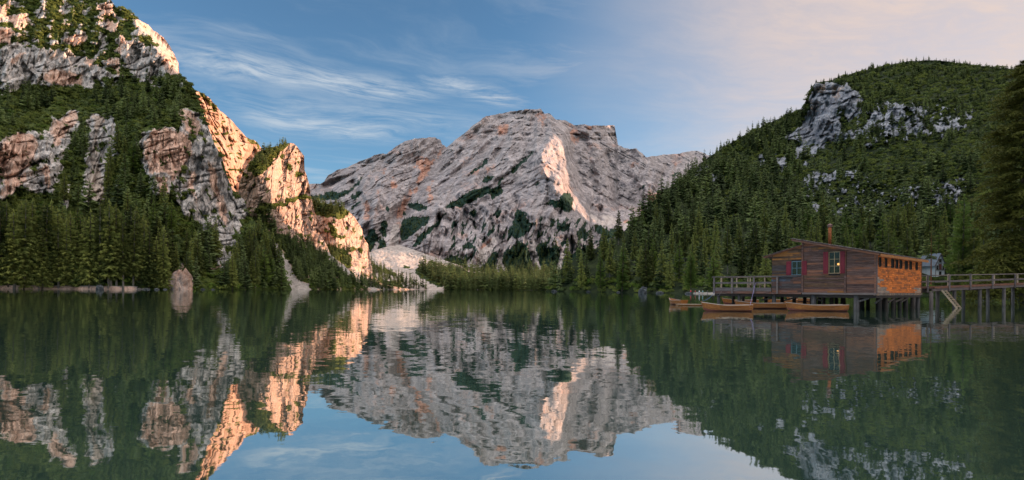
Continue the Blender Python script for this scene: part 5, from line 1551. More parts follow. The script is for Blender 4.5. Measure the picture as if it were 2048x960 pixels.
for i_ in range(30):
    ya = 0.86 - OVF + (SIDE + OVB + OVF - 0.8) * i_ / 30; yb = ya + (SIDE + 0.4) / 30
    dz = 0.085 + WR.uniform(0, 0.03)
    MB().hexa([(x0r, ya, q(x0r, dz)), (x1r + 0.06, ya, q(x1r, dz)), (x1r + 0.06, yb, q(x1r, dz)), (x0r, yb, q(x0r, dz)), (x0r, ya, q(x0r, dz + 0.05)), (x1r + 0.06, ya, q(x1r, dz + 0.05)), (x1r + 0.06, yb, q(x1r, dz + 0.05)), (x0r, yb, q(x0r, dz + 0.05))]).build('shingle', W_roof, roof)
MB().box(x1r - 0.002, x1r + 0.045, -OVF, SIDE + OVB, roofz(x1r) - 0.14, roofz(x1r) + 0.08).build('fascia', W_trim, roof)
MB().hexa([(XM - 0.05, -0.25, leanz(XM) - 0.02), (XM - 0.05, SIDE * 0.8, leanz(XM) - 0.02), (XL - 0.7, SIDE * 0.8, leanz(XL - 0.7) - 0.02), (XL - 0.7, -0.25, leanz(XL - 0.7) - 0.02),
           (XM - 0.05, -0.25, leanz(XM) + 0.07), (XM - 0.05, SIDE * 0.8, leanz(XM) + 0.07), (XL - 0.7, SIDE * 0.8, leanz(XL - 0.7) + 0.07), (XL - 0.7, -0.25, leanz(XL - 0.7) + 0.07)]).build('annex_roof', W_dark, house)
for i_ in range(16):
    xa = XL - 0.75 + (XM - XL + 0.6) * i_ / 16; xb = xa + (XM - XL + 0.6) / 16 * 1.2; g = WR.uniform(0.075, 0.10)
    MB().hexa([(xa, -0.36, leanz(xa) + g), (xb, -0.36, leanz(xb) + g), (xb, 0.5, leanz(xb) + g), (xa, 0.5, leanz(xa) + g), (xa, -0.36, leanz(xa) + g + 0.03), (xb, -0.36, leanz(xb) + g + 0.03), (xb, 0.5, leanz(xb) + g + 0.03), (xa, 0.5, leanz(xa) + g + 0.03)]).build('shingle', W_roof, house)

# stove pipe
cy = 2.6; cxp, cz0 = front(1659, 482, cy); _, cz1 = front(1660, 452, cy)
pipe = MB().tube([(cxp, cy, roofz(cxp)), (cxp, cy, cz1)], 0.135, 12).build('chimney', M_rust, house, True)
MB().tube([(cxp, cy, cz1 - 0.10), (cxp, cy, cz1 - 0.02)], 0.20, 12).build('collar', M_cap, pipe)
MB().tube([(cxp, cy, cz1 + 0.05), (cxp, cy, cz1 + 0.14), (cxp, cy, cz1 + 0.22)], [0.23, 0.17, 0.02], 12).build('cap', M_cap, pipe)

# deck with railing on the left
DW = 5.2
zrail, zdk = front(1470, 554)[1], front(1470, 578)[1]
MB().box(XD, XL - 0.01, 0.05, DW, zdk - 0.10, zdk - 0.03).build('deck', W_gray, house)
for i_ in range(24):
    x = XD + (XL - XD) * i_ / 24
    MB().box(x, x + (XL - XD) / 24 - 0.02, -0.06, DW, zdk - 0.028, zdk + 0.012, 0.006).build('plank', W_gray, house)
for z0, z1, m in ((zdk - 0.20, zdk + 0.14, W_gray), (zdk - 0.44, zdk - 0.21, W_dark)):
    MB().box(XD - 0.02, XL + 0.0, -0.13, -0.065, z0, z1, 0.012).build('fascia', m, house)
for px in (1430, 1466, 1509.5, 1556):
    x = front(px)
    MB().box(x - 0.075, x + 0.075, -0.23, -0.135, zdk - 0.42, zrail - 0.02, 0.01).build('railing_post', W_gray, house)
MB().box(XD - 0.10, XM - 0.1, -0.27, -0.08, zrail - 0.015, zrail + 0.07, 0.015).build('handrail', W_gray, house)
zm = front(1470, 565.5)[1]
MB().box(XD - 0.06, XL, -0.134, -0.085, zm - 0.09, zm + 0.07, 0.012).build('rail', W_gray, house)
for px in (1443, 1464, 1474, 1496, 1501, 1530):
    x = front(px, None, DW)
    MB().box(x - 0.06, x + 0.06, DW - 0.10, DW, zdk, zrail + 0.05, 0.01).build('railing_post', W_rail2, house)
MB().box(XD - 0.1, XL, DW - 0.16, DW + 0.02, zrail + 0.055, zrail + 0.12, 0.01).build('handrail', W_rail2, house)
MB().box(XD, XL, DW - 0.09, DW - 0.04, zm - 0.05, zm + 0.07, 0.01).build('rail', W_rail2, house)
MB().box(XD - 0.03, XD + 0.03, 0.0, DW, zrail + 0.0, zrail + 0.07, 0.01).build('handrail', W_gray, house)
MB().box(XD - 0.02, XD + 0.02, 0.0, DW, zm - 0.07, zm + 0.06, 0.01).build('rail', W_gray, house)
MB().box(front(1500, None, DW - 1), front(1530, None, DW - 1), DW - 1.5, DW - 1.1, zdk + 0.42, zdk + 0.47).build('bench_seat', W_rail2, house)
for dx in (0.1, 1.2):
    MB().box(front(1500, None, DW - 1) + dx, front(1500, None, DW - 1) + dx + 0.08, DW - 1.45, DW - 1.15, zdk + 0.013, zdk + 0.42).build('bench_leg', W_rail2, house)


def pile(x, y, r=0.16, top=None, mat=None, lean=(0, 0)):
    tz = (ZF - 0.2) if top is None else top
    MB().tube([(x + lean[0], y + lean[1], -3.2), (x + lean[0] * 0.4, y + lean[1] * 0.4, 0.3), (x, y, tz)], [r * 1.1, r * WR.uniform(0.95, 1.1), r * 0.95], 9).build('pile', mat or W_pile, house, True)


for px, r in ((1435, 0.17), (1476, 0.15), (1546, 0.18), (1625, 0.20), (1711, 0.22)):
    pile(front(px), 0.25, r, zdk - 0.5 if px < 1540 else None, None, (WR.uniform(-0.05, 0.05), 0))
for yy in (2.6, 5.0, 8.0, 11.0):
    for px in (1440, 1485, 1520, 1560, 1600, 1645, 1690, 1730):
        x = front(px, None, 0)
        if yy > DW and x < XL: continue
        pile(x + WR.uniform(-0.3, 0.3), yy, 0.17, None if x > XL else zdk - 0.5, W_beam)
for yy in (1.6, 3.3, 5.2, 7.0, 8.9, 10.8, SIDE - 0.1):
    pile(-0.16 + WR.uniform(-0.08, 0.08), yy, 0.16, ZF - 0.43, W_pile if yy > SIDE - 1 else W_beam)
for yy in (0.25, 2.6, 5.0, 8.0, 11.0):
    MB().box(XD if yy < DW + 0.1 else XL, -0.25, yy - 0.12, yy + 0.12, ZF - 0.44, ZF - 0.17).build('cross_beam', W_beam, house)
for (xa, za, xb, zb, yy) in ((front(1714), 0.75, front(1736), ZF - 0.45, 0.2), (front(1738), 0.6, front(1752), ZF - 0.45, 1.5), (front(1500), 0.7, front(1525), ZF - 0.6, 2.4), (front(1546), 0.7, front(1575), ZF - 0.45, 2.4), (front(1625), 0.7, front(1600), ZF - 0.45, 2.4)):
    MB().bar((xa, yy, za), (xb, yy, zb), 0.12, 0.14).build('brace', W_pile, house)
for (ya, yb) in ((3.3, 5.0), (5.2, 7.6), (7.0, 9.2)):
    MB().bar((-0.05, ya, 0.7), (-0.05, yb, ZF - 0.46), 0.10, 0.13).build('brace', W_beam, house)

# ------------------------------------------------------------------ rowing boats
def loc2w(x, y): return CX0 + UX * x + EX * y, CY0 + UY * x + EY * y


def boat(px, py, length, heading, label, beam=1.35, depth=0.52, oars=False):
    """py: waterline in the picture; heading: degrees, 0 = bow to the left"""
    D = CAMH / -raydir(px, py)[1]
    X = raydir(px, py)[0] * D
    root = empty('rowing_boat', (X, D, 0.07), math.radians(heading))
    tag(root, label, 'boat', 'wooden rowing boats moored around the boathouse')
    n = 15; L = length
    def sec(u):         # u: 0 bow .. 1 stern; returns half beam, keel z, sheer z
        hb = beam / 2 * (math.sin(min(u / 0.55, 1) * math.pi / 2) ** 0.75) * (1 - 0.30 * max(0, (u - 0.55) / 0.45) ** 2)
        kz = -0.16 + 0.20 * max(0, (0.18 - u) / 0.18) ** 2 + 0.05 * max(0, (u - 0.75) / 0.25) ** 2
        sh = depth * (0.80 + 0.42 * max(0, (0.5 - u) / 0.5) ** 1.8 + 0.10 * max(0, (u - 0.5) / 0.5) ** 2)
        return hb, kz, sh
    prof = [0.0, 0.42, 0.72, 0.87, 0.955, 1.0]       # strakes: share of the beam at each plank edge
    hz = [0.0, 0.12, 0.32, 0.54, 0.77, 1.0]
    def pt(u, k_, side, o_=0.0, dz=0.0):
        hb, kz, sh = sec(u)
        rake = -0.16 * hz[k_] * max(0, 1 - u / 0.12)
        return ((u - 0.5) * L + rake, side * (max(hb, 0.015) * prof[k_] + o_), kz + (sh - kz) * hz[k_] + dz)
    us = [0, 0.03, 0.08, 0.15, 0.24, 0.34, 0.45, 0.56, 0.67, 0.78, 0.88, 1.0]
    for part, mat, rng in (('hull', W_boat, range(2, 5)), ('bottom', W_boatlow, range(0, 2))):
        mb = MB()
        for side in (-1, 1):
            for k_ in rng:
                for a, b in zip(us, us[1:]):
                    i = len(mb.v)
                    mb.v += [pt(a, k_, side, 0.022), pt(b, k_, side, 0.022), pt(b, k_ + 1, side, 0.0, 0.012), pt(a, k_ + 1, side, 0.0, 0.012)]
                    mb.f.append((i, i + 1, i + 2, i + 3))
        o = link_mesh(part, mb.v, mb.f, mat, root)
        sm = o.modifiers.new('thickness', 'SOLIDIFY'); sm.thickness = 0.02
    mb = MB()
    for side in (-1, 1):
        for k_ in range(0, 5):
            for a, b in zip(us, us[1:]):
                i = len(mb.v); mb.v += [pt(a, k_, side, -0.03), pt(b, k_, side, -0.03), pt(b, k_ + 1, side, -0.03), pt(a, k_ + 1, side, -0.03)]; mb.f.append((i, i + 1, i + 2, i + 3))
    o = link_mesh('lining', mb.v, mb.f, W_boatin, root)
    tr = [pt(1.0, k_, 1, 0.012) for k_ in range(6)] + [pt(1.0, k_, -1, 0.012) for k_ in range(5, -1, -1)]
    m2 = MB(); nn = len(tr); m2.v = [(a, b, c) for a, b, c in tr] + [(a + 0.05, b, c) for a, b, c in tr]
    m2.f = [tuple(range(nn)), tuple(range(nn, 2 * nn))[::-1]] + [(i, (i + 1) % nn, nn + (i + 1) % nn, nn + i) for i in range(nn)]
    m2.build('transom', W_boat, root)
    for side in (-1, 1):
        g = MB()
        for a, b in zip(us, us[1:]):
            p, q_ = Vector(pt(a, 5, side, -0.01)), Vector(pt(b, 5, side, -0.01))
            g.bar(p, q_ + (q_ - p).normalized() * 0.01, 0.075, 0.05)
        g.build('gunwale', W_white, root)
    for u in (0.30, 0.52, 0.74, 0.93):
        hb, kz, sh = sec(u)
        MB().box((u - 0.5) * L - 0.11, (u - 0.5) * L + 0.11, -hb * 0.93, hb * 0.93, sh * 0.62, sh * 0.62 + 0.03).build('thwart', W_boatin, root)
    hb, kz, sh = sec(0)
    MB().bar((-L / 2 + 0.06, 0, kz + 0.02), (-L / 2 - 0.20, 0, sh + 0.08), 0.06, 0.09).build('stem', W_boat, root)
    return root


boat(1454, 622.5, 3.6, -4, 'long varnished rowing boat moored in front of the deck, its bow at the jetty')
boat(1354, 609, 3.0, -76, 'small orange rowing boat seen end on at the outer end of the floating jetty', 1.3)
boat(1480, 608, 4.2, 6, 'orange rowing boat behind the long varnished one, its bow at the deck corner pile')
boat(1522, 617, 4.4, -2, 'brown rowing boat under the deck, between the front rowing boat and the second pile')
boat(1633, 622, 4.6, -3, 'dark rowing boat in shade under the boathouse, lying behind the middle pile')
boat(1560, 607, 4.2, 8, 'rowing boat far back under the annex, with a pale rim')
boat(1602, 603, 4.2, 4, 'orange rowing boat farthest back under the boathouse', 1.3)

# floating jetty
D = CAMH / -raydir(1385, 611)[1]
xa, xb = raydir(1356, 611)[0] * D, raydir(1424, 611)[0] * D
jt = empty('floating_jetty', ((xa + xb) / 2, D + 0.3, 0), 0.0)
tag(jt, 'low floating plank jetty between the small orange boat and the deck', 'jetty')
MB().box(xa - jt.location.x, xb - jt.location.x, -0.42, 0.42, -0.12, 0.10).build('float', W_boat, jt)
nb = 22
for i_ in range(nb):
    a = xa - jt.location.x - 0.05 + (xb - xa + 0.1) * i_ / nb
    MB().box(a, a + (xb - xa) / nb - 0.012, -0.5, 0.5, 0.103, 0.15, 0.005).build('plank', W_rail2, jt)


def rope(pts_px, sag, mat, label, y=None):
    (a, b) = pts_px
    P = []
    for (px, py, D_) in (a, b):
        X_, Z_ = raydir(px, py); P.append(Vector((X_ * D_, D_, CAMH + Z_ * D_)))
    m = [P[0].lerp(P[1], t) - Vector((0, 0, sag * 4 * t * (1 - t))) for t in [i / 8 for i in range(9)]]
    o = MB().tube(m, 0.016, 6).build('mooring_rope', mat, None, True)
    tag(o, label, 'rope')


DF = CY0 + UY * front(1435)
rope(((1405, 601.5, 42.8), (1430, 583, DF - 0.3)), 0.2, M_rope, 'blue mooring rope from the long boat bow up to the deck corner')
rope(((1499, 614, 43.0), (1511, 566, CY0 + UY * front(1511) - 0.35)), 0.05, M_ropev, 'violet mooring rope hanging taut from the deck railing to the boat stern')
rope(((1436, 592, DF - 0.3), (1447, 575, CY0 + UY * front(1447) - 0.3)), 0.12, M_roped, 'grey rope hanging slack below the left deck corner')

# ------------------------------------------------------------------ footbridge to the shore
def wpt(px, py, D_):
    X_, Z_ = raydir(px, py); return Vector((X_ * D_, D_, CAMH + Z_ * D_))


BA, BB = wpt(1846, 577, 56.5), wpt(2062, 567.5, 72.0)
BB = BA + (BB - BA) * 1.35
bridge = empty('footbridge', BA, 0.0)
tag(bridge, 'long grey wooden footbridge with railings leading from the boathouse to the shore', 'footbridge')
bd = (BB - BA); BL = bd.length; bu = bd.normalized(); bs_ = Vector((bu.y, -bu.x, 0)).normalized()   # towards the camera side
bpnt = lambda s, off, h: bu * s + bs_ * off + Vector((0, 0, h))


def bridge_s(px):
    t = (px - 1024) / F
    o = BA + bs_ * 0.9
    return (t * o.y - o.x) / (bu.x - t * bu.y)


BW = 0.9
for off in (BW - 0.08, -BW + 0.08, 0.0):
    MB().bar(bpnt(0, off, -0.16), bpnt(BL, off, -0.16), 0.14, 0.24).build('girder', W_gray if off > 0 else W_beam, bridge)
nb = int(BL / 0.22)
for i_ in range(nb):
    s = BL * (i_ + 0.5) / nb
    MB().bar(bpnt(s, -BW - 0.12, 0.0 + WR.uniform(-0.006, 0.006)), bpnt(s, BW + 0.12, 0.0), 0.20, 0.05).build('plank', W_dark, bridge)
RH = 1.32
for side in (1, -1):
    off = side * (BW + 0.02)
    m = W_gray if side > 0 else W_rail2
    MB().bar(bpnt(0.2, off, RH), bpnt(BL, off, RH), 0.16, 0.09).build('handrail', W_gray, bridge)
    MB().bar(bpnt(0.2, off, 0.66), bpnt(BL, off, 0.66), 0.05, 0.15).build('rail', W_gray, bridge)
    MB().bar(bpnt(0.2, off, 0.10), bpnt(BL, off, 0.10), 0.05, 0.12).build('toe_board', W_dark, bridge)
    for j, px in enumerate((1853, 1896.5, 1938.5, 1983, 2028, 2074, 2120)):
        s = bridge_s(px) if side > 0 else bridge_s(px) - 0.0
        if s > BL: continue
        MB().bar(bpnt(s, off + 0.085 * side, -0.34), bpnt(s, off + 0.085 * side, RH + (0.12 if j in (2,) else -0.04)), 0.14, 0.10, (0, 1, 0)).build('railing_post', m, bridge)
for px in (1866, 1912, 1963, 2011, 2060):
    s = bridge_s(px)
    if s > BL: continue
    for off in (BW - 0.15, -BW + 0.15):
        p = bpnt(s, off, -0.28)
        b_ = Vector((p.x, p.y, -3.0 - BA.z))
        MB().tube([b_, p], 0.17, 9).build('pile', W_pile, bridge, True)
    MB().bar(bpnt(s, -BW, -0.36), bpnt(s, BW, -0.36), 0.2, 0.16).build('cross_beam', W_beam, bridge)
# short fence by the house end
for px in (1845.5, 1850):
    s = bridge_s(px) + 0.2
    MB().bar(bpnt(s, BW - 0.6, -0.05), bpnt(s, BW - 0.6, RH), 0.12, 0.1, (0, 1, 0)).build('railing_post', W_rail2, bridge)

# bathing ladder
ld = empty('ladder', BA + bpnt(bridge_s(1882), BW + 0.2, -0.2), math.atan2(bu.y, bu.x))
tag(ld, 'slanting wooden steps going down from the footbridge into the water', 'ladder')
zb = -ld.location.z - 0.15
for dx in (0.0, 0.86):
    MB().bar((dx - 0.35, 0.0, 0.0), (dx + 0.20, -1.2, zb), 0.06, 0.16).build('stringer', W_rail2, ld)
for i_ in range(9):
    t = (i_ + 0.5) / 9
    MB().box(-0.32 + 0.55 * t, 0.48 + 0.55 * t, -1.2 * t - 0.12, -1.2 * t + 0.12, zb * t - 0.02, zb * t + 0.03).build('step', W_rail2, ld)

# ------------------------------------------------------------------ white house among the trees
s_ = surf('wooded_hill', 1880, 552)
hx, hy, hz_ = s_[0], s_[1], s_[2]
M_white = plain_mat('white_plaster', (0.62, 0.66, 0.70), 0.85, 0.12, 1.0)
M_slate = plain_mat('slate_roof', (0.13, 0.16, 0.20), 0.7, 0.3, 2.0)
M_timber = plain_mat('dark_timber', (0.10, 0.08, 0.075), 0.8, 0.3, 4.0)
M_redwood = plain_mat('red_brown_door', (0.16, 0.045, 0.04), 0.7, 0.3, 4.0)
sc_ = hy / F
vh = empty('house', (hx, hy, hz_ - 0.4), math.radians(14))
tag(vh, 'small white half-timbered house with steep slate roof among the trees', 'house')
hw, eh, rhh, dp = 12.5 * sc_, 26 * sc_, 46 * sc_, 34 * sc_
m = MB(); m.v = [(-hw, 0, 0), (hw, 0, 0), (hw, 0, eh), (0, 0, rhh), (-hw, 0, eh), (-hw, dp, 0), (hw, dp, 0), (hw, dp, eh), (0, dp, rhh), (-hw, dp, eh)]
m.f = [(0, 1, 2, 3, 4), (9, 8, 7, 6, 5), (0, 5, 6, 1), (1, 6, 7, 2), (0, 4, 9, 5), (4, 3, 8, 9), (2, 7, 8, 3)]
hwall = m.build('wall', M_white, vh)
for sd_ in (-1, 1):
    ex, ez = sd_ * (hw + 3 * sc_), eh - 5.5 * sc_
    MB().hexa([(0, -2 * sc_, rhh + 0.05), (ex, -2 * sc_, ez), (ex, dp + 2 * sc_, ez), (0, dp + 2 * sc_, rhh + 0.05), (0, -2 * sc_, rhh + 0.35), (ex, -2 * sc_, ez + 0.3), (ex, dp + 2 * sc_, ez + 0.3), (0, dp + 2 * sc_, rhh + 0.35)]).build('roof', M_slate, vh)
    MB().bar((0, -2.3 * sc_, rhh + 0.12), (ex, -2.3 * sc_, ez + 0.07), 0.1, 0.4).build('verge_board', M_timber, vh)


def hwin(x0, x1, z0, z1, mat=M_void, nm='window'):
    f = MB().box(x0 * sc_, x1 * sc_, -0.14, -0.01, z0 * sc_, z1 * sc_).build(nm, M_timber, vh)
    MB().box(x0 * sc_ + 0.08, x1 * sc_ - 0.08, -0.18, -0.145, z0 * sc_ + 0.08, z1 * sc_ - 0.08).build('pane' if nm == 'window' else 'leaf', mat, f)


hwin(-2.6, 2.6, 29, 36); hwin(-2.8, 2.8, 14, 26, M_redwood, 'door'); hwin(-9.5, -5.5, 14, 23); hwin(6, 10, 14, 23); hwin(-3, 3, 2, 11, M_void)
for (a, b) in (((-hw, 27.5 * sc_), (hw, 27.5 * sc_)), ((-hw, 13 * sc_), (hw, 13 * sc_)), ((-hw + .2, 0), (-hw + .2, eh)), ((hw - .2, 0), (hw - .2, eh)), ((-4 * sc_, 13 * sc_), (-4 * sc_, 37 * sc_)), ((4 * sc_, 13 * sc_), (4 * sc_, 37 * sc_)), ((-11 * sc_, 27 * sc_), (-5 * sc_, 14 * sc_)), ((11 * sc_, 27 * sc_), (5 * sc_, 14 * sc_))):
    MB().bar((a[0], -0.06, a[1]), (b[0], -0.06, b[1]), 0.08, 0.22, (0, 1, 0)).build('timber', M_timber, vh)

# ------------------------------------------------------------------ boulders, path, beach people
def boulder(name, px, py_base, wpx, hpx, ter, mat, label, seed, cat='boulder', D_=None, squash=0.8, lean=False):
    if D_ is None: D_ = CAMH / -raydir(px, py_base)[1] if py_base > horizon(px) + 2 else 240.0
    X_ = raydir(px, 0)[0] * D_
    bm = bmesh.new(); bmesh.ops.create_icosphere(bm, subdivisions=4, radius=1.0)
    co = np.array([v.co[:] for v in bm.verts])
    n = 0.30 * facet(co[:, 0] * 1.6 + seed, co[:, 2] * 1.6 + co[:, 1] * 1.2, seed) + 0.14 * facet(co[:, 0] * 3.5 + seed, co[:, 2] * 3.5 + co[:, 1] * 2, seed + 1) + 0.22 * fbm(co[:, 0] * 1.3 + seed, co[:, 1] * 1.3 + co[:, 2] * 1.7, seed, 3) + 0.10 * ridged(co[:, 0] * 3 + seed, co[:, 2] * 3 + co[:, 1], seed + 3, 3)
    rw, rh_ = wpx * D_ / F / 2, hpx * D_ / F
    for v, a in zip(bm.verts, n):
        p = v.co * (1 + a); p.x = max(-0.85, min(0.85, p.x)) if seed % 2 else p.x
        if lean: p.x = p.x * (1.12 - 0.42 * p.z) + 0.30 * p.z
        v.co = (p.x * rw, p.y * rw * 0.8, p.z * rh_ * squash)
    me = bpy.data.meshes.new(name); bm.to_mesh(me); bm.free(); me.materials.append(mat)
    o = bpy.data.objects.new(name, me); COL.objects.link(o)
    o.location = (X_, D_ - 0.3 * rw, 0.12 * rh_); o.rotation_euler = (0, WR.uniform(-0.15, 0.15), WR.uniform(0, 3))
    return tag(o, label, cat)


def stone_mat(name, a, b, c, sc):
    m, k = new_mat(name)
    oc = k.n('ShaderNodeTexCoord').outputs['Object']
    n1_ = k.noise(oc, sc, 7, 0.65, 0.5); n2_ = k.noise(k.mapping(oc, (1, 1, 0.3)), sc * 0.5, 5, 0.6, 0.5)
    cc = k.mix(k.ramp(n1_, 0.35, 0.65), a, b); cc = k.mix(k.ramp(n2_, 0.5, 0.66), cc, c)
    finish(k, cc, 0.9, bump(k, n1_, 0.8, 0.25), 0.15)
    return m


M_stone = rock_mat('pale_stone', 0.14, (0.12, 0.13, 0.145), (0.28, 0.30, 0.32), (0.26, 0.26, 0.26), (0.06, 0.065, 0.07))
M_pinkst = rock_mat('pink_stone', 0.5, (0.28, 0.25, 0.235), (0.48, 0.42, 0.385), (0.50, 0.31, 0.23), (0.15, 0.14, 0.13))
boulder('boulder', 1288, 588, 17, 14, None, M_stone, 'large pale boulder standing in the water at the foot of the wooded hill', 4, D_=262)
boulder('boulder', 1381, 589, 14, 4, None, M_stone, 'low flat grey boulder at the left end of the small gravel beach', 6, D_=232)
boulder('boulder', 205, 579, 13, 10, None, M_stone, 'small grey boulder on the brown bank below the left spruces', 8, D_=292)
boulder('boulder', 1322, 588, 14, 5, None, M_stone, 'low grey boulder half in shade between the large pale one and the beach', 10, D_=258)
oc_ = boulder('rock_outcrop', 366, 578, 52, 38, None, M_pinkst, 'pale pink rock outcrop dropping into the lake on the left shore', 3, 'rock', D_=357, squash=0.9, lean=True)
oc_.rotation_euler = (0, 0, 0.2)
n_ = len(oc_.data.vertices)
oc_.data.color_attributes.new('mask', 'FLOAT_COLOR', 'POINT').data.foreach_set('color', np.tile([0.0, 0.62, 0.0, 0.0], n_).astype(np.float32))
for px, w_, seed in ((1112, 12, 12), (1180, 9, 14), (1240, 8, 16), (300, 8, 18), (318, 10, 20), (335, 8, 22), (430, 7, 24), (410, 9, 26)):
    D_ = 250 if px > 1000 else 322
    D_ = {1112: 372, 1180: 342, 1240: 312}.get(px, 318 if px < 345 else 350)
    b_ = boulder('shore_rock', px, 580, w_, w_ * 0.30, None, M_stone, 'grey rock at the waterline below the left spruces' if px < 1000 else 'grey rock at the waterline below the wooded hill', seed, 'rock', D_=D_)
    b_['group'] = 'rocks along the left waterline' if px < 1000 else 'rocks along the right waterline'

# pale path cut into the left point
pv, pf = [], []
for i_ in range(15):
    t = i_ / 14
    px = 398 + 52 * t; py = 548 - 14 * t - 4 * math.sin(t * 3.1) - 12 * max(0, t - 0.75) * 2
    s1 = surf('cliff_mountain', px, py)
    x, y, z = s1[0], s1[1] - 2.2, s1[2]
    pv += [(x, y, z), (x, y - 1.6, z - 0.15), (x, y - 1.9, z - 1.6)]
for i_ in range(14):
    a = i_ * 3; pf += [(a, a + 1, a + 4, a + 3), (a + 1, a + 2, a + 5, a + 4)]
M_path = plain_mat('path_gravel', (0.50, 0.33, 0.25), 0.9, 0.25, 0.5)
tag(link_mesh('path', pv, pf, M_path), 'narrow pinkish path climbing across the left point', None, None, 'structure')


def person(px, D_, shirt, trousers, hair, label, pose, face):
    X_ = raydir(px, 0)[0] * D_; z0 = 0.0
    for r_ in np.arange(575, 596, 0.25):
        s1 = surf('wooded_hill', px, r_)
        if s1 is not None and s1[2] > 0.02 and s1[1] < D_ + 6: z0 = s1[2]; D_ = s1[1]; X_ = s1[0]
    J = {'pel': (0, 0, .93), 'che': (0, 0, 1.25), 'nec': (0, 0, 1.45), 'hea': (0.0, -.03, 1.58), 'top': (0, -.01, 1.72)}
    V = [(0, 0, .93), (0, 0, 1.2), (0, 0, 1.42), (0, -.02, 1.52), (0, -.03, 1.62), (0, -.01, 1.73)]
    R = [.16, .17, .10, .065, .105, .06]; E = [(0, 1), (1, 2), (2, 3), (3, 4), (4, 5)]
    for s, sw_, aw in ((-1, pose, pose), (1, -pose, -pose)):
        b = len(V)
        V += [(s * .10, 0, .85), (s * .11, -sw_ * .18, .48), (s * .11, -sw_ * .22 + .03, .07), (s * .12, -sw_ * .22 - .14, .04), (s * .19, 0, 1.38), (s * .25, aw * .10 + .02, 1.10), (s * .24, aw * .22 - .06, .86), (s * .235, aw * .25 - .09, .76)]
        R += [.095, .065, .05, .04, .07, .05, .04, .035]
        E += [(0, b), (b, b + 1), (b + 1, b + 2), (b + 2, b + 3), (2, b + 4), (b + 4, b + 5), (b + 5, b + 6), (b + 6, b + 7)]
    me = bpy.data.meshes.new('person'); me.from_pydata(V, E, [])
    o = bpy.data.objects.new('person', me); COL.objects.link(o)
    sk = o.modifiers.new('skin', 'SKIN'); 
    for i, r in enumerate(R): me.skin_vertices[0].data[i].radius = (r, r * (0.72 if i < 3 else 1))
    me.skin_vertices[0].data[0].use_root = True
    o.modifiers.new('smooth', 'SUBSURF').levels = 1
    o.modifiers['smooth'].render_levels = 1
    m, k = new_mat('clothing')
    z = k.n('ShaderNodeSeparateXYZ', _0=k.n('ShaderNodeTexCoord').outputs['Object']).outputs[2]
    c = k.mix(k.math('GREATER_THAN', z, 0.94), trousers, shirt); c = k.mix(k.math('GREATER_THAN', z, 1.46), c, (0.45, 0.28, 0.2)); c = k.mix(k.math('GREATER_THAN', z, 1.66), c, hair)
    finish(k, c, 0.8)
    me.materials.append(m)
    o.location = (X_, D_, z0 - 0.02); o.rotation_euler = (0, 0, face)
    tag(o, label, 'person', 'people on the gravel beach')


person(1385, 224, (0.55, 0.02, 0.05), (0.05, 0.05, 0.08), (0.05, 0.03, 0.02), 'person in red standing at the left end of the gravel beach', 0.1, 0.4)
person(1394, 228, (0.45, 0.05, 0.05), (0.06, 0.06, 0.06), (0.03, 0.02, 0.02), 'person in dark red on the gravel beach, next to the one in white', 0.6, 1.2)
person(1402, 229, (0.70, 0.72, 0.75), (0.10, 0.12, 0.2), (0.12, 0.07, 0.03), 'person in white on the gravel beach, walking', 0.8, -1.0)
person(1409, 230, (0.20, 0.42, 0.45), (0.25, 0.22, 0.2), (0.05, 0.03, 0.02), 'person in a teal top on the gravel beach', 0.3, 2.0)
person(1418, 230, (0.05, 0.05, 0.07), (0.06, 0.06, 0.09), (0.02, 0.02, 0.02), 'person in dark clothes on the gravel beach near the deck', 0.5, -2.0)

# ------------------------------------------------------------------ large trees by the footbridge
def big_conifer(name, px, D_, top_py, seed, leaf, label, levels, per, twigs, rad, zbase, **kw):
    X_ = raydir(px, 0)[0] * D_
    Ht = CAMH + raydir(px, top_py)[1] * D_ - zbase
    v, f, tv, tf = conifer(seed, levels, per, twigs, Ht, rad, **kw)
    e = empty(name, (X_, D_, zbase)); tag(e, label, 'tree')
    for nm, vv, ff, mm in (('crown', v, f, leaf), ('trunk', tv, tf, bark)):
        o = bpy.data.objects.new(nm, mesh_of(nm, vv, ff, [mm])); COL.objects.link(o); o.parent = e
    return e


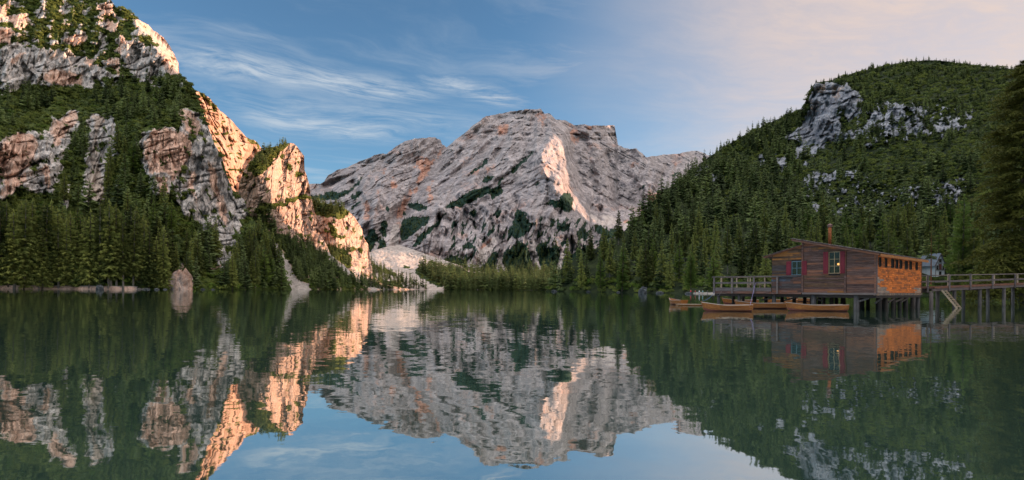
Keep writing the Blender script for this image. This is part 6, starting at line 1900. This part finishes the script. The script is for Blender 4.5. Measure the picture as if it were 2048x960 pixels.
def big_spruce(px, D_, top_py, seed, label, zbase):
    r = random.Random(seed)
    X_ = raydir(px, 0)[0] * D_
    H = CAMH + raydir(px, top_py)[1] * D_ - zbase
    V, Fc = [], []

    def tri(a, b, c):
        i = len(V); V.extend((tuple(a), tuple(b), tuple(c))); Fc.append((i, i + 1, i + 2))
    for li in range(52):
        q = (li + r.uniform(-0.4, 0.4)) / 51
        z = H * (0.05 + 0.93 * min(max(q, 0), 1))
        R = H * 0.25 * max(0.03, max(0.0, 1 - max(q, 0)) ** 0.5) * r.uniform(0.78, 1.12)
        for b in range(11):
            if r.random() < 0.10: continue
            th = r.uniform(0, 6.283); L = R * r.uniform(0.55, 1.15)
            d = Vector((math.cos(th), math.sin(th), 0)); s = Vector((-d.y, d.x, 0))
            dr = 0.45 * r.uniform(0.5, 1.3) * (1.15 - q)
            P = lambda t: Vector((0, 0, z)) + d * (L * t) + Vector((0, 0, L * (0.10 * t - dr * t * t)))
            tri(P(0.0) + s * 0.05, P(0.0) - s * 0.05, P(0.95))
            for t_ in range(11):
                t = 0.18 + 0.82 * (t_ + r.uniform(0, 1)) / 11
                for sg in (-1, 1):
                    w_ = L * 0.26 * (1.15 - 0.75 * t) * r.uniform(0.6, 1.3) + 0.15
                    o0 = P(t); dv = (d * 0.55 + s * sg).normalized(); dz = Vector((0, 0, -r.uniform(0.15, 1.0)))
                    e1 = o0 + dv * w_ + dz * w_ * 0.9
                    for m_ in range(4):
                        a = o0.lerp(e1, (m_ + 0.1) / 4); c = o0.lerp(e1, (m_ + 1.15) / 4)
                        side_ = Vector((r.uniform(-1, 1), r.uniform(-1, 1), r.uniform(-0.9, 0.3))).normalized() * r.uniform(0.35, 0.75)
                        tri(a, c, a.lerp(c, 0.6) + side_)
    tb = MB().tube([(0, 0, -1.0), (0, 0, 0.5), (0.1, 0, H * 0.5), (0, 0, H * 0.97)], [H * 0.018, H * 0.014, H * 0.009, 0.03], 8, False)
    e = empty('spruce_tree', (X_, D_, zbase)); tag(e, label, 'tree')
    for nm, vv, ff, mm in (('crown', V, Fc, M_near), ('trunk', tb.v, tb.f, bark)):
        o = bpy.data.objects.new(nm, mesh_of(nm, vv, ff, [mm])); COL.objects.link(o); o.parent = e


big_spruce(2050, 92, 112, 71, 'huge dark spruce with drooping yellowish sprays at the right end of the footbridge', 0.3)
'''big_conifer('spruce_tree', 2052, 92, 118, 51, M_near, 'huge dark spruce with drooping yellowish sprays at the right end of the footbridge', 72, 17, 17, 0.26, 0.3, bare=0.05, shape=0.48, droop=0.42, tw=0.17, gap=0.08)'''
big_conifer('larch_tree', 1928, 235, 388, 52, M_larch, 'tall bright green larch behind the footbridge, left of the huge dark spruce', 34, 9, 5, 0.20, 2.0, bare=0.06, shape=0.62, droop=0.2, up=0.12, tw=0.40, gap=0.15)
big_conifer('larch_tree', 1385, 238, 496, 53, M_larch, 'broad bright green larch on the right shore above the small orange boat', 30, 9, 4, 0.22, 2.0, bare=0.06, shape=0.66, droop=0.2, up=0.1, tw=0.42, gap=0.12)
big_conifer('larch_tree', 1430, 236, 500, 54, M_larch, 'yellow green larch standing behind the left end of the deck', 28, 8, 4, 0.20, 2.0, bare=0.08, shape=0.6, droop=0.2, up=0.1, tw=0.42, gap=0.2)
b_ = bark
M_redbark = plain_mat('red_bark', (0.22, 0.085, 0.045), 0.9, 0.3, 3.0, 0.1)
v, f, tv, tf = conifer(61, 12, 6, 4, 26.0, 0.13, bare=0.55, shape=0.5, gap=0.3)
sp_ = surf('wooded_hill', 1862, 577)
e = empty('pine_tree', (sp_[0], sp_[1], sp_[2] - 0.3)); tag(e, 'slim pine with bare reddish trunk between the boathouse and the white house', 'tree')
for nm, vv, ff, mm in (('crown', v, f, M_spruce), ('trunk', tv, tf, M_redbark)):
    o = bpy.data.objects.new(nm, mesh_of(nm, vv, ff, [mm])); COL.objects.link(o); o.parent = e
